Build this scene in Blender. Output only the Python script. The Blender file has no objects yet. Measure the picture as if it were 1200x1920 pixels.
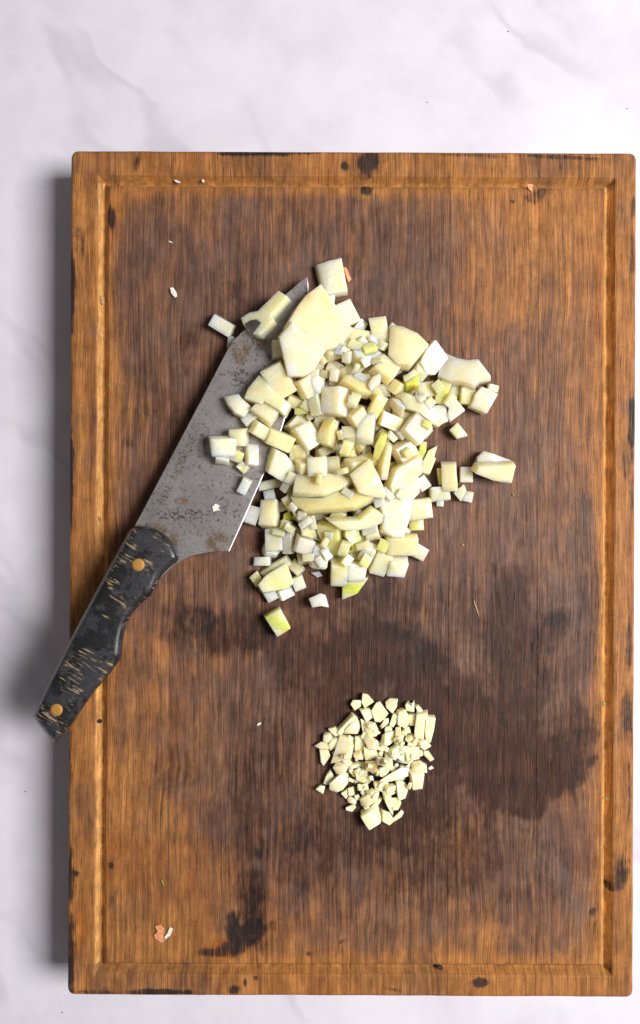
import bpy, bmesh, math, random
import numpy as np
from mathutils import Vector, Matrix

random.seed(7)
rng = np.random.default_rng(7)
scene = bpy.context.scene
COL = scene.collection

# ------------------------------------------------------------------ units
M = 0.000265            # metres per unit of the layout (board 28 x 42 cm)
H = 0.42                # camera height above the board's top
T_BOARD = 0.0325         # board thickness
CX, CY = 600.0, 960.0

def W(x, y, z=0.0):
    """layout point at height z (m) above the board top -> world, for an overhead view"""
    k = (H - z) / H
    return Vector(((x - CX) * M * k, (CY - y) * M * k, z))

# ------------------------------------------------------------------ camera
cam_d = bpy.data.cameras.new('camera')
cam = bpy.data.objects.new('camera', cam_d)
COL.objects.link(cam)
cam.location = (0, 0, H)
cam.rotation_euler = (0, 0, 0)
cam_d.sensor_fit = 'VERTICAL'
cam_d.sensor_height = 36
cam_d.lens = 36 * H / (1920 * M)
cam_d.clip_start = 0.01
cam_d.clip_end = 20
scene.camera = cam

# ------------------------------------------------------------------ light
world = bpy.data.worlds.new('World')
scene.world = world
world.use_nodes = True
bg = world.node_tree.nodes['Background']
bg.inputs[0].default_value = (1.0, 0.95, 0.94, 1)
bg.inputs[1].default_value = 0.15

key_d = bpy.data.lights.new('window_light', 'AREA')
key_d.shape = 'RECTANGLE'
key_d.size = 0.50
key_d.size_y = 0.60
key_d.energy = 30.5
key_d.color = (1.0, 0.965, 0.945)
key = bpy.data.objects.new('window_light', key_d)
COL.objects.link(key)
key.location = (0.80, 0.02, 1.07)
key.rotation_euler = (Vector((-0.02, 0.0, -0.02)) - key.location).to_track_quat('-Z', 'Y').to_euler()

vs = scene.view_settings
vs.view_transform = 'Standard'
vs.look = 'None'
vs.exposure = 0.0
vs.gamma = 1.0
vs.use_curve_mapping = False
scene.cycles.use_denoising = True
scene.cycles.max_bounces = 10
scene.cycles.diffuse_bounces = 5

# ------------------------------------------------------------------ node helpers
class NT:
    def __init__(self, name):
        self.m = bpy.data.materials.new(name)
        self.m.use_nodes = True
        self.t = self.m.node_tree
        self.b = self.t.nodes['Principled BSDF']
    def n(self, typ, **kw):
        nd = self.t.nodes.new(typ)
        for k, v in kw.items():
            setattr(nd, k, v)
        return nd
    def l(self, a, b):
        self.t.links.new(a, b)
    def put(self, sock, v):
        if hasattr(v, 'is_output'):
            self.l(v, sock)
        elif isinstance(v, (tuple, list)) and len(v) == 3 and sock.type == 'RGBA':
            sock.default_value = (*v, 1)
        else:
            sock.default_value = v
    def math(self, op, a, b=0.0, c=None, clamp=False):
        nd = self.n('ShaderNodeMath', operation=op, use_clamp=clamp)
        self.put(nd.inputs[0], a); self.put(nd.inputs[1], b)
        if c is not None: self.put(nd.inputs[2], c)
        return nd.outputs[0]
    def mix(self, f, a, b, mode='MIX'):
        nd = self.n('ShaderNodeMix', data_type='RGBA', blend_type=mode)
        self.put(nd.inputs[0], f); self.put(nd.inputs[6], a); self.put(nd.inputs[7], b)
        return nd.outputs[2]
    def mixf(self, f, a, b):
        nd = self.n('ShaderNodeMix', data_type='FLOAT')
        self.put(nd.inputs[0], f); self.put(nd.inputs[2], a); self.put(nd.inputs[3], b)
        return nd.outputs[0]
    def ramp(self, v, lo, hi, a=0.0, b=1.0, smooth=True):
        nd = self.n('ShaderNodeMapRange', interpolation_type='SMOOTHSTEP' if smooth else 'LINEAR')
        self.put(nd.inputs[0], v)
        for i, q in enumerate((lo, hi, a, b)): self.put(nd.inputs[i + 1], q)
        return nd.outputs[0]
    def mapping(self, vec, scale=(1, 1, 1), rot=(0, 0, 0), loc=(0, 0, 0)):
        nd = self.n('ShaderNodeMapping')
        self.put(nd.inputs[0], vec)
        nd.inputs[1].default_value = loc; nd.inputs[2].default_value = rot; nd.inputs[3].default_value = scale
        return nd.outputs[0]
    def noise(self, vec, scale=1.0, detail=3.0, rough=0.5, dist=0.0, color=False, w=None):
        nd = self.n('ShaderNodeTexNoise')
        if w is not None:
            nd.noise_dimensions = '4D'
            self.put(nd.inputs['W'], w)
        self.put(nd.inputs['Vector'], vec)
        nd.inputs['Scale'].default_value = scale
        nd.inputs['Detail'].default_value = detail
        nd.inputs['Roughness'].default_value = rough
        nd.inputs['Distortion'].default_value = dist
        return nd.outputs[1 if color else 0]
    def vmath(self, op, a, b):
        nd = self.n('ShaderNodeVectorMath', operation=op)
        self.put(nd.inputs[0], a); self.put(nd.inputs[1], b)
        return nd.outputs[0]
    def obj_px(self):
        """object coordinates in layout units"""
        tc = self.n('ShaderNodeTexCoord')
        return self.mapping(tc.outputs['Object'], scale=(1 / M, 1 / M, 1 / M))
    def sep(self, v):
        nd = self.n('ShaderNodeSeparateXYZ'); self.put(nd.inputs[0], v); return nd.outputs
    def bump(self, h, strength, dist):
        nd = self.n('ShaderNodeBump')
        nd.inputs['Strength'].default_value = strength
        nd.inputs['Distance'].default_value = dist
        self.put(nd.inputs['Height'], h)
        self.l(nd.outputs[0], self.b.inputs['Normal'])
        return nd

# ------------------------------------------------------------------ materials
def mat_counter():
    k = NT('counter_marble')
    p = k.obj_px()
    warp = k.noise(p, 0.004, 3, 0.55, color=True)
    wv = k.n('ShaderNodeVectorMath', operation='MULTIPLY_ADD')
    k.l(warp, wv.inputs[0]); wv.inputs[1].default_value = (150, 150, 150); k.l(p, wv.inputs[2])
    r = k.mapping(k.mapping(wv.outputs[0], rot=(0, 0, math.radians(-42))), scale=(1.0, 0.30, 1))
    v = k.noise(r, 0.0060, 2, 0.45)
    vein = k.ramp(k.math('ABSOLUTE', k.math('SUBTRACT', v, 0.5)), 0.0, 0.060, 1.0, 0.0)
    msk = k.ramp(k.noise(p, 0.0035, 2, 0.5), 0.42, 0.62)
    vein = k.math('MULTIPLY', vein, msk)
    cloud = k.ramp(k.noise(p, 0.005, 5, 0.6), 0.35, 0.72)
    c = k.mix(cloud, (0.668, 0.650, 0.725), (0.588, 0.562, 0.642))
    c = k.mix(k.math('MULTIPLY', vein, 0.55), c, (0.47, 0.45, 0.525))
    blot = k.ramp(k.noise(p, 0.022, 3, 0.6), 0.63, 0.78)
    c = k.mix(k.math('MULTIPLY', blot, 0.22), c, (0.50, 0.46, 0.50))
    fine = k.ramp(k.noise(p, 0.6, 2, 0.6), 0.3, 0.7, 0.975, 1.02)
    c = k.mix(1.0, c, k_rgb(k, fine), 'MULTIPLY')
    k.l(c, k.b.inputs['Base Color'])
    k.b.inputs['Roughness'].default_value = 0.5
    k.b.inputs['Specular IOR Level'].default_value = 0.35
    return k.m

def k_rgb(k, f):
    nd = k.n('ShaderNodeCombineColor')
    for i in range(3): k.put(nd.inputs[i], f)
    return nd.outputs[0]

def mat_board():
    k = NT('worn_oak')
    p = k.obj_px()
    oi = k.n('ShaderNodeObjectInfo')
    tone = oi.outputs['Color']
    att = k.n('ShaderNodeAttribute', attribute_name='stain')
    sep = k.n('ShaderNodeSeparateColor'); k.l(att.outputs['Color'], sep.inputs[0])
    grime, wet, burn, amber = sep.outputs[0], sep.outputs[1], sep.outputs[2], att.outputs['Alpha']
    # wavy grain coordinates
    wob = k.noise(k.mapping(p, scale=(0.010, 0.0035, 0.01)), 1.0, 2, 0.5, color=True)
    wv = k.n('ShaderNodeVectorMath', operation='MULTIPLY_ADD')
    k.l(wob, wv.inputs[0]); wv.inputs[1].default_value = (30, 0, 0); k.l(p, wv.inputs[2])
    g = wv.outputs[0]
    off = k.n('ShaderNodeCombineXYZ'); k.l(k.math('MULTIPLY', oi.outputs['Random'], 900.0), off.inputs[1])
    g = k.vmath('ADD', g, off.outputs[0])
    broad = k.noise(k.mapping(g, scale=(0.045, 0.0022, 0.0)), 1.0, 4, 0.6)
    mid = k.noise(k.mapping(g, scale=(0.16, 0.0045, 0.0)), 1.0, 3, 0.6)
    fine = k.noise(k.mapping(g, scale=(0.62, 0.0085, 0.0)), 1.0, 3, 0.65)
    pore = k.noise(k.mapping(g, scale=(0.75, 0.020, 0.0), loc=(31, 7, 0)), 1.0, 1.5, 0.5)
    fleck = k.noise(k.mapping(g, scale=(0.60, 0.013, 0.0), loc=(5, 70, 0)), 1.0, 2, 0.6)
    blot = k.noise(k.mapping(p, scale=(0.028, 0.012, 0.02)), 1.0, 5, 0.62)
    spot = k.noise(k.mapping(p, scale=(0.10, 0.045, 0.05)), 1.0, 3, 0.6)
    # clean oak
    c = k.mix(k.ramp(broad, 0.30, 0.70), (0.460, 0.198, 0.054), (0.285, 0.108, 0.028))
    c = k.mix(k.ramp(mid, 0.42, 0.70, 0, 0.65), c, (0.180, 0.070, 0.024))
    c = k.mix(k.ramp(fine, 0.42, 0.64, 0, 0.55), c, (0.125, 0.045, 0.013))
    c = k.mix(k.ramp(fleck, 0.54, 0.74, 0, 0.42), c, (0.60, 0.300, 0.105))
    c = k.mix(k.math('MULTIPLY', amber, k.ramp(blot, 0.35, 0.6)), c, (0.30, 0.088, 0.010))
    # grime worn into the middle
    gm = k.ramp(k.math('ADD', grime, k.math('ADD', k.math('MULTIPLY', k.math('SUBTRACT', blot, 0.5), 0.9), k.math('MULTIPLY', k.math('SUBTRACT', mid, 0.5), 0.7))), 0.05, 0.95)
    dirty = k.mix(k.ramp(mid, 0.35, 0.68), (0.148, 0.080, 0.060), (0.080, 0.043, 0.034))
    dirty = k.mix(k.ramp(fine, 0.40, 0.64, 0, 0.60), dirty, (0.042, 0.019, 0.014))
    dirty = k.mix(k.ramp(fleck, 0.53, 0.74, 0, 0.40), dirty, (0.24, 0.118, 0.070))
    hazy = k.ramp(k.noise(k.mapping(p, scale=(0.016, 0.010, 0.01), loc=(4, 9, 0)), 1.0, 4, 0.6), 0.45, 0.72)
    dirty = k.mix(k.math('MULTIPLY', hazy, 0.40), dirty, (0.135, 0.105, 0.092))
    c = k.mix(k.math('MULTIPLY', gm, k.ramp(fleck, 0.50, 0.78, 0.95, 0.80)), c, dirty)
    # wet and dark
    wm = k.ramp(k.math('ADD', wet, k.math('ADD', k.math('MULTIPLY', k.math('SUBTRACT', spot, 0.5), 0.75), k.math('MULTIPLY', k.math('SUBTRACT', mid, 0.5), 0.8))), 0.10, 0.95)
    wm = k.math('MULTIPLY', wm, k.ramp(wet, 0.01, 0.12))
    darkc = k.mix(k.ramp(fine, 0.42, 0.66), (0.042, 0.018, 0.0125), (0.015, 0.0075, 0.0068))
    darkc = k.mix(k.ramp(fleck, 0.52, 0.72, 0, 0.70), darkc, (0.14, 0.052, 0.022))
    c = k.mix(k.math('MULTIPLY', wm, 0.93), c, darkc)
    # the groove stayed cleaner and paler than the worn top
    ga = k.n('ShaderNodeAttribute', attribute_name='groove')
    gs = k.n('ShaderNodeSeparateColor'); k.l(ga.outputs['Color'], gs.inputs[0])
    clean = k.mix(k.ramp(fine, 0.45, 0.7), (0.64, 0.34, 0.11), (0.40, 0.17, 0.044))
    c = k.mix(k.math('MULTIPLY', gs.outputs[0], k.ramp(spot, 0.40, 0.62, 0.95, 0.62)), c, clean)
    c = k.mix(k.math('MULTIPLY', gs.outputs[1], k.ramp(spot, 0.35, 0.6, 0.15, 0.75)), c, (0.10, 0.042, 0.013))
    # black burnt marks
    bn = k.math('ADD', k.math('MULTIPLY', k.math('SUBTRACT', spot, 0.5), 1.0), k.math('MULTIPLY', k.math('SUBTRACT', fine, 0.5), 1.6))
    bm = k.ramp(k.math('ADD', burn, bn), 0.26, 1.0)
    bm = k.math('MULTIPLY', bm, k.ramp(burn, 0.02, 0.14))
    c = k.mix(k.math('MULTIPLY', bm, 0.93), c, (0.013, 0.0105, 0.012))
    # pores
    pm = k.ramp(pore, 0.62, 0.72)
    c = k.mix(k.math('MULTIPLY', pm, 0.62), c, (0.022, 0.009, 0.006))
    # knife cuts
    cuts = None
    for i, (ang, sx, sy, th) in enumerate([(78, 0.30, 0.009, .715), (63, 0.28, 0.008, .725), (-72, 0.32, 0.010, .73), (99, 0.26, 0.007, .725), (40, 0.25, .008, .745), (-35, .25, .008, .75), (12, .22, .006, .74)]):
        v = k.noise(k.mapping(k.mapping(p, rot=(0, 0, math.radians(ang))), scale=(sx, sy, 0.01), loc=(17.3 * i, 5.1 * i, 0)), 1.0, 0.0, 0.5)
        m_ = k.ramp(v, th + 0.035, th + 0.075)
        cuts = m_ if cuts is None else k.math('MAXIMUM', cuts, m_)
    c = k.mix(k.math('MULTIPLY', cuts, 0.13), c, (0.05, 0.022, 0.012))
    mott = k.noise(k.mapping(p, scale=(0.05, 0.022, 0.05), loc=(3, 8, 0)), 1.0, 5, 0.68)
    c = k.mix(1.0, c, k_rgb(k, k.ramp(mott, 0.30, 0.70, 0.72, 1.22)), 'MULTIPLY')
    c = k.mix(1.0, c, tone, 'MULTIPLY')
    k.l(c, k.b.inputs['Base Color'])
    rough = k.mixf(wm, k.ramp(fine, 0.3, 0.7, 0.50, 0.68), 0.48)
    k.l(rough, k.b.inputs['Roughness'])
    k.l(k.mixf(wm, 0.22, 0.16), k.b.inputs['Specular IOR Level'])
    h = k.math('SUBTRACT', k.math('MULTIPLY', fine, -0.55), k.math('MULTIPLY', pm, 0.9))
    h = k.math('SUBTRACT', h, k.math('MULTIPLY', cuts, 0.12))
    h = k.math('ADD', h, k.math('MULTIPLY', mid, -0.5))
    k.bump(h, 0.55, 0.0004)
    return k.m

def mat_veg(name, rough, sss, vein_amt, radius, green=(0.50, 0.60, 0.05), sscale=0.013, bscale=0.030, layers=True, trans=0.05):
    k = NT(name)
    p = k.obj_px()
    oi = k.n('ShaderNodeObjectInfo')
    rnd = oi.outputs['Random']
    vr = k.n('ShaderNodeVectorRotate', rotation_type='Z_AXIS')
    k.l(p, vr.inputs['Vector']); k.l(k.math('MULTIPLY', rnd, 6.283), vr.inputs['Angle'])
    q = vr.outputs[0]
    off = k.n('ShaderNodeCombineXYZ'); k.l(k.math('MULTIPLY', rnd, 700.0), off.inputs[2])
    q2 = k.vmath('ADD', q, off.outputs[0])
    blot = k.noise(q2, bscale, 3, 0.6)
    vein = k.noise(k.mapping(q2, scale=(0.34, 0.018, 0.05)), 1.0, 3, 0.55)
    speck = k.noise(q2, 0.45, 3, 0.6)
    base = oi.outputs['Color']
    c = k.mix(k.ramp(blot, 0.36, 0.66, 0, 0.55), base, k.mix(1.0, base, (0.95, 0.84, 0.55), 'MULTIPLY'))
    ta = k.n('ShaderNodeAttribute', attribute_name='browned')
    c = k.mix(k.math('MULTIPLY', ta.outputs['Fac'], k.ramp(blot, 0.3, 0.6, 0.35, 0.8)), c, (0.62, 0.38, 0.11))
    c = k.mix(k.ramp(vein, 0.52, 0.70, 0, vein_amt), c, k.mix(1.0, base, (0.92, 0.82, 0.55), 'MULTIPLY'))
    s = k.sep(q)
    if layers:
        us = s
        ph_ = k.math('ADD', k.math('MULTIPLY', us[0], 0.42), k.math('ADD', k.math('MULTIPLY', blot, 2.0), k.math('MULTIPLY', k.math('POWER', s[1], 2.0), 0.0012)))
        ring_ = k.ramp(k.math('SINE', ph_), 0.80, 0.99)
        c = k.mix(k.math('MULTIPLY', ring_, 0.22), c, k.mix(1.0, base, (0.88, 0.76, 0.44), 'MULTIPLY'))
    c = k.mix(k.ramp(speck, 0.68, 0.80, 0, 0.10), c, k.mix(1.0, base, (0.80, 0.62, 0.35), 'MULTIPLY'))
    u = k.math('ADD', s[0], k.math('MULTIPLY', k.math('SUBTRACT', blot, 0.5), 14.0))
    band = k.ramp(k.math('ABSOLUTE', k.math('SUBTRACT', u, 2.0)), 4.0, 15.0, 1.0, 0.0)
    gcol = k.mix(k.ramp(vein, 0.4, 0.65), green, (0.66, 0.70, 0.16))
    c = k.mix(k.math('MULTIPLY', k.math('ADD', k.math('MULTIPLY', band, 0.75), 0.2), oi.outputs['Alpha']), c, gcol)
    k.l(c, k.b.inputs['Base Color'])
    k.b.inputs['Subsurface Weight'].default_value = sss
    k.b.inputs['Subsurface Radius'].default_value = radius
    k.b.inputs['Subsurface Scale'].default_value = sscale
    k.l(k.ramp(speck, 0.35, 0.7, rough - 0.07, rough + 0.12), k.b.inputs['Roughness'])
    k.b.inputs['Transmission Weight'].default_value = trans
    k.b.inputs['IOR'].default_value = 1.36
    k.b.inputs['Coat Weight'].default_value = 0.2
    k.b.inputs['Coat Roughness'].default_value = 0.12
    h = k.math('ADD', k.math('MULTIPLY', vein, 0.8), k.math('MULTIPLY', speck, 0.10))
    k.bump(h, 0.22, 0.0003)
    return k.m

def mat_blade():
    k = NT('patinated_steel')
    tc = k.n('ShaderNodeTexCoord')
    p = k.mapping(tc.outputs['Object'], scale=(1 / M, 1 / M, 1 / M))
    n1 = k.noise(p, 0.05, 6, 0.68)
    n2 = k.noise(p, 0.16, 4, 0.62)
    n3 = k.noise(p, 0.30, 3, 0.7, dist=0.8)
    n4 = k.noise(k.mapping(k.mapping(p, rot=(0, 0, math.radians(-63))), scale=(0.03, 0.45, .5)), 1.0, 3, 0.6)
    big = k.noise(p, 0.012, 3, 0.5)
    c = k.mix(k.ramp(n1, 0.35, 0.65), (0.370, 0.348, 0.345), (0.225, 0.210, 0.210))
    c = k.mix(k.ramp(big, 0.42, 0.62, 0, 0.5), c, (0.20, 0.185, 0.18))
    c = k.mix(k.ramp(n4, 0.4, 0.7, 0, 0.25), c, (0.40, 0.38, 0.375))
    sp = k.math('MULTIPLY', k.ramp(n2, 0.53, 0.66), k.ramp(big, 0.36, 0.56))
    c = k.mix(k.math('MULTIPLY', sp, 0.80), c, (0.075, 0.066, 0.068))
    sp2 = k.ramp(n3, 0.58, 0.70)
    c = k.mix(k.math('MULTIPLY', sp2, 0.55), c, (0.085, 0.075, 0.07))
    # rust next to the handle and at the heel, sized in layout units (local x,y = layout - pivot)
    s = k.sep(p)
    def blob(x, y, rx, ry):
        a = k.math('POWER', k.math('DIVIDE', k.math('SUBTRACT', s[0], x), rx), 2.0)
        b = k.math('POWER', k.math('DIVIDE', k.math('SUBTRACT', s[1], y), ry), 2.0)
        d = k.math('SQRT', k.math('ADD', a, b))
        d = k.math('ADD', d, k.math('MULTIPLY', k.math('SUBTRACT', n2, 0.5), 1.5))
        return k.ramp(d, 0.62, 1.15, 1.0, 0.0)
    rust = None
    for b in ((287 - 600, 960 - 1004, 58, 27), (330 - 600, 960 - 1030, 14, 34), (414 - 600, 960 - 1014, 24, 22), (348 - 600, 960 - 940, 14, 8), (455 - 600, 960 - 668, 18, 24), (492 - 600, 960 - 650, 12, 14), (545 - 600, 960 - 548, 16, 10)):
        r_ = blob(*b)
        rust = r_ if rust is None else k.math('MAXIMUM', rust, r_)
    rc = k.mix(k.ramp(n3, 0.40, 0.60), (0.150, 0.092, 0.045), (0.045, 0.031, 0.020))
    c = k.mix(k.math('MULTIPLY', rust, k.ramp(n1, 0.3, 0.6, 0.45, 0.95)), c, rc)
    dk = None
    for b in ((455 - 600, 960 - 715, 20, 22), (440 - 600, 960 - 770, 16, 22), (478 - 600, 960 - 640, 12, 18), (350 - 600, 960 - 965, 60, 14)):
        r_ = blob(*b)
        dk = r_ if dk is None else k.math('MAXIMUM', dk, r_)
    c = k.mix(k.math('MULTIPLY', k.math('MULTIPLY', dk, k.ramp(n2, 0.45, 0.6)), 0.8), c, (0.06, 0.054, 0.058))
    k.l(c, k.b.inputs['Base Color'])
    met = k.math('SUBTRACT', 0.85, k.math('MULTIPLY', rust, 0.7), clamp=True)
    k.l(met, k.b.inputs['Metallic'])
    k.l(k.ramp(n1, 0.3, 0.7, 0.40, 0.58), k.b.inputs['Roughness'])
    k.bump(k.math('ADD', n3, n2), 0.12, 0.0002)
    return k.m

def mat_simple(name, col, rough=0.5, metal=0.0, var=0.0, vscale=0.3, bump=0.0, spec=0.5):
    k = NT(name)
    p = k.obj_px()
    n = k.noise(p, vscale, 3, 0.6)
    c = k.mix(k.ramp(n, 0.35, 0.65), tuple(x * (1 - var) for x in col), tuple(min(1, x * (1 + var)) for x in col))
    k.l(c, k.b.inputs['Base Color'])
    k.b.inputs['Roughness'].default_value = rough
    k.b.inputs['Metallic'].default_value = metal
    k.b.inputs['Specular IOR Level'].default_value = spec
    if bump: k.bump(n, bump, 0.0004)
    return k.m

def mat_handle():
    k = NT('stabilised_burl')
    p = k.obj_px()
    warp = k.noise(p, 0.02, 2, 0.5, color=True)
    wv = k.n('ShaderNodeVectorMath', operation='MULTIPLY_ADD')
    k.l(warp, wv.inputs[0]); wv.inputs[1].default_value = (38, 38, 38); k.l(p, wv.inputs[2])
    w = p
    smoke = k.noise(wv.outputs[0], 0.030, 4, 0.6)
    st = k.noise(k.mapping(k.mapping(w, rot=(0, 0, math.radians(30))), scale=(0.030, 0.24, 0.1)), 1.0, 3, 0.6)
    fleck = k.noise(w, 0.16, 3, 0.65)
    patch = k.noise(p, 0.021, 2, 0.5)
    c = k.mix(k.ramp(smoke, 0.40, 0.78), (0.0095, 0.0095, 0.0110), (0.042, 0.042, 0.050))
    vein = k.ramp(k.math('ABSOLUTE', k.math('SUBTRACT', smoke, 0.53)), 0.0, 0.05, 0.10, 0.0)
    c = k.mix(vein, c, (0.17, 0.165, 0.17))
    hs_ = k.sep(p)
    def near(x, y, r_):
        d = k.math('SQRT', k.math('ADD', k.math('POWER', k.math('SUBTRACT', hs_[0], x - 600), 2.0), k.math('POWER', k.math('SUBTRACT', hs_[1], 960 - y), 2.0)))
        return k.ramp(d, r_ * .5, r_ * 1.2, 0.14, 0.0)
    patch = k.math('ADD', patch, k.math('ADD', near(180, 1240, 48), k.math('ADD', near(265, 1005, 30), near(100, 1345, 22))))
    gold = k.math('MULTIPLY', k.ramp(st, 0.54, 0.62), k.ramp(patch, 0.52, 0.62))
    gold2 = k.math('MULTIPLY', k.ramp(fleck, 0.66, 0.72), k.ramp(patch, 0.54, 0.64))
    gold = k.math('MAXIMUM', gold, k.math('MULTIPLY', gold2, 0.6))
    c = k.mix(k.math('MULTIPLY', gold, 0.70), c, (0.40, 0.29, 0.16))
    k.l(c, k.b.inputs['Base Color'])
    k.l(k.ramp(fleck, 0.35, 0.7, 0.30, 0.46), k.b.inputs['Roughness'])
    k.b.inputs['Specular IOR Level'].default_value = 0.5
    k.bump(fleck, 0.03, 0.0003)
    return k.m

MAT_COUNTER = mat_counter()
MAT_BOARD = mat_board()
MAT_ONION = mat_veg('onion_flesh', 0.26, 1.0, 0.42, (1.0, 0.78, 0.36))
MAT_GARLIC = mat_veg('garlic_flesh', 0.40, 1.0, 0.15, (1.0, 0.78, 0.36), (0.52, 0.58, 0.10), 0.0026, 0.09, False, 0.05)
MAT_BLADE = mat_blade()
MAT_EDGE = mat_simple('ground_steel_edge', (0.62, 0.61, 0.60), 0.5, 0.9, 0.05)
MAT_HANDLE = mat_handle()
MAT_BRASS = mat_simple('brushed_brass', (0.40, 0.200, 0.038), 0.6, 0.2, 0.10, 0.5)
MAT_ETCH = mat_simple('etched_letters', (0.11, 0.092, 0.068), 0.6, 0.5, 0.5, 0.25)
MAT_SKIN = mat_simple('onion_skin', (0.62, 0.27, 0.13), 0.35, 0, 0.2, 0.2, 0.2)
MAT_PALE = mat_simple('pale_flake', (0.74, 0.68, 0.62), 0.4, 0, 0.12, 0.2, 0.2)
MAT_HERB = mat_simple('dried_herb', (0.20, 0.22, 0.035), 0.6, 0, 0.3, 0.3)
MAT_CRUMB = mat_simple('dark_crumb', (0.022, 0.015, 0.012), 0.7, 0, 0.3, 0.3)
MAT_TAN = mat_simple('tan_flake', (0.42, 0.27, 0.13), 0.5, 0, 0.25, 0.3)

def tag(o, label, cat, group=None):
    o['label'] = label; o['category'] = cat
    if group: o['group'] = group

def link(name, me, mat=None, parent=None):
    o = bpy.data.objects.new(name, me)
    COL.objects.link(o)
    if mat: me.materials.append(mat)
    if parent: o.parent = parent
    return o

# ------------------------------------------------------------------ counter
bm = bmesh.new()
S = 0.9
for x, y in ((-S, -S), (S, -S), (S, S), (-S, S)): bm.verts.new((x, y, 0))
top = bm.faces.new(bm.verts[:])
r = bmesh.ops.extrude_face_region(bm, geom=[top])
for v in [e for e in r['geom'] if isinstance(e, bmesh.types.BMVert)]: v.co.z -= 0.03
bmesh.ops.recalc_face_normals(bm, faces=bm.faces)
me = bpy.data.meshes.new('countertop'); bm.to_mesh(me); bm.free()
counter = link('countertop', me, MAT_COUNTER)
counter.location.z = -T_BOARD
counter['kind'] = 'structure'

# ------------------------------------------------------------------ cutting board
BX0, BX1, BY0, BY1 = 129.0, 1192.0, 283.0, 1869.0
GX0, GX1, GY0, GY1 = 191.0, 1141.0, 341.0, 1817.0     # centre line of the juice groove
GW, GD = 11.0, 16.0
RC, RE = 14.0, 7.0
BCX, BCY = (BX0 + BX1) / 2, (BY0 + BY1) / 2

def vnoise(X, Y, cell, seed, octv=4):
    out = np.zeros_like(X); amp = 1.0; tot = 0
    for o in range(octv):
        rg = np.random.default_rng(seed + o)
        g = rg.random((int(2200 / cell) + 4, int(2200 / cell) + 4))
        xs, ys = (X + 100) / cell, (Y + 100) / cell
        xi, yi = np.floor(xs).astype(int), np.floor(ys).astype(int)
        fx, fy = xs - xi, ys - yi
        fx = fx * fx * (3 - 2 * fx); fy = fy * fy * (3 - 2 * fy)
        v = (g[yi, xi] * (1 - fx) + g[yi, xi + 1] * fx) * (1 - fy) + (g[yi + 1, xi] * (1 - fx) + g[yi + 1, xi + 1] * fx) * fy
        out += v * amp; tot += amp; amp *= 0.5; cell = cell / 2
    return out / tot

def ell(X, Y, x, y, rx, ry, ang=0.0, soft=1.0, nz=None, amt=0.5):
    a = math.radians(ang)
    dx, dy = X - x, Y - y
    u = (dx * math.cos(a) + dy * math.sin(a)) / rx
    v = (-dx * math.sin(a) + dy * math.cos(a)) / ry
    d = np.sqrt(u * u + v * v)
    if nz is not None: d = d + (nz - 0.5) * 2 * amt
    t = np.clip((1 + soft * 0.5 - d) / soft, 0, 1)
    return t * t * (3 - 2 * t)

GRIME = [  # x, y, rx, ry, ang, soft, value
    (560, 720, 400, 420, 0, 1.1, .85), (700, 980, 460, 460, 0, 1.0, .80), (430, 900, 280, 460, 0, 1.0, .75),
    (330, 600, 150, 250, 0, 1.0, .80), (880, 1250, 260, 460, 0, 0.9, .85), (640, 1400, 360, 360, 0, 1.0, .80),
    (990, 980, 170, 460, 0, 1.1, .66), (1000, 1600, 180, 200, 0, 1.0, .82), (760, 1650, 260, 160, 0, 1.1, .66), (560, 1640, 200, 160, 0, 1.1, .58),
    (500, 440, 220, 130, 0, 1.2, .62), (760, 500, 250, 180, 0, 1.2, .55), (1110, 1250, 80, 460, 0, 1.2, .62), (1080, 1560, 70, 160, 0, 1.1, .7), (260, 820, 90, 260, 0, 1.2, .6), (330, 1300, 180, 260, 0, 1.2, .5), (320, 1620, 160, 160, 0, 1.2, .36), (1000, 640, 150, 200, 0, 1.2, .42),
]
WET = [
    (955, 1130, 44, 64, 0, 0.9, .85), (965, 1230, 80, 130, 0, 1.0, .72), (1045, 1165, 36, 30, -20, 1.0, .66), (850, 1370, 220, 110, 10, 0.8, .80), (930, 1450, 100, 66, -20, 0.55, .80), (1035, 1440, 80, 62, -25, 0.45, .80), (990, 1500, 46, 34, 0, .5, .74), (900, 1300, 130, 60, 0, 1.0, .6),
    (1075, 1390, 45, 85, 10, 0.7, .70), (720, 1230, 170, 80, 10, 0.9, .74), (640, 1330, 70, 120, 0, 1.0, .62), (760, 1520, 190, 120, 0, 1.0, .66),
    (850, 1610, 180, 90, 0, 1.1, .52), (430, 1180, 110, 50, 0, 1.0, .66), (560, 1240, 70, 100, 0, 1, .60), (600, 1590, 110, 110, 0, 1.1, .50), (520, 1440, 60, 120, 0, 1.1, .5),
    (350, 640, 26, 22, 0, 1.0, .5), (640, 1130, 180, 60, 0, 1, .55), (470, 1520, 50, 170, 0, 1, .5), (520, 1010, 40, 60, 0, 1, .5), (300, 760, 90, 60, 60, 1.2, .35), (440, 560, 60, 50, 0, 1.2, .4), (1100, 1130, 30, 120, 0, 1.2, .42), (480, 1690, 40, 90, 0, 1.1, .6), (900, 1130, 160, 60, 0, 1.2, .4), (330, 1440, 60, 60, 0, 1.2, .35),
]
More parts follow.
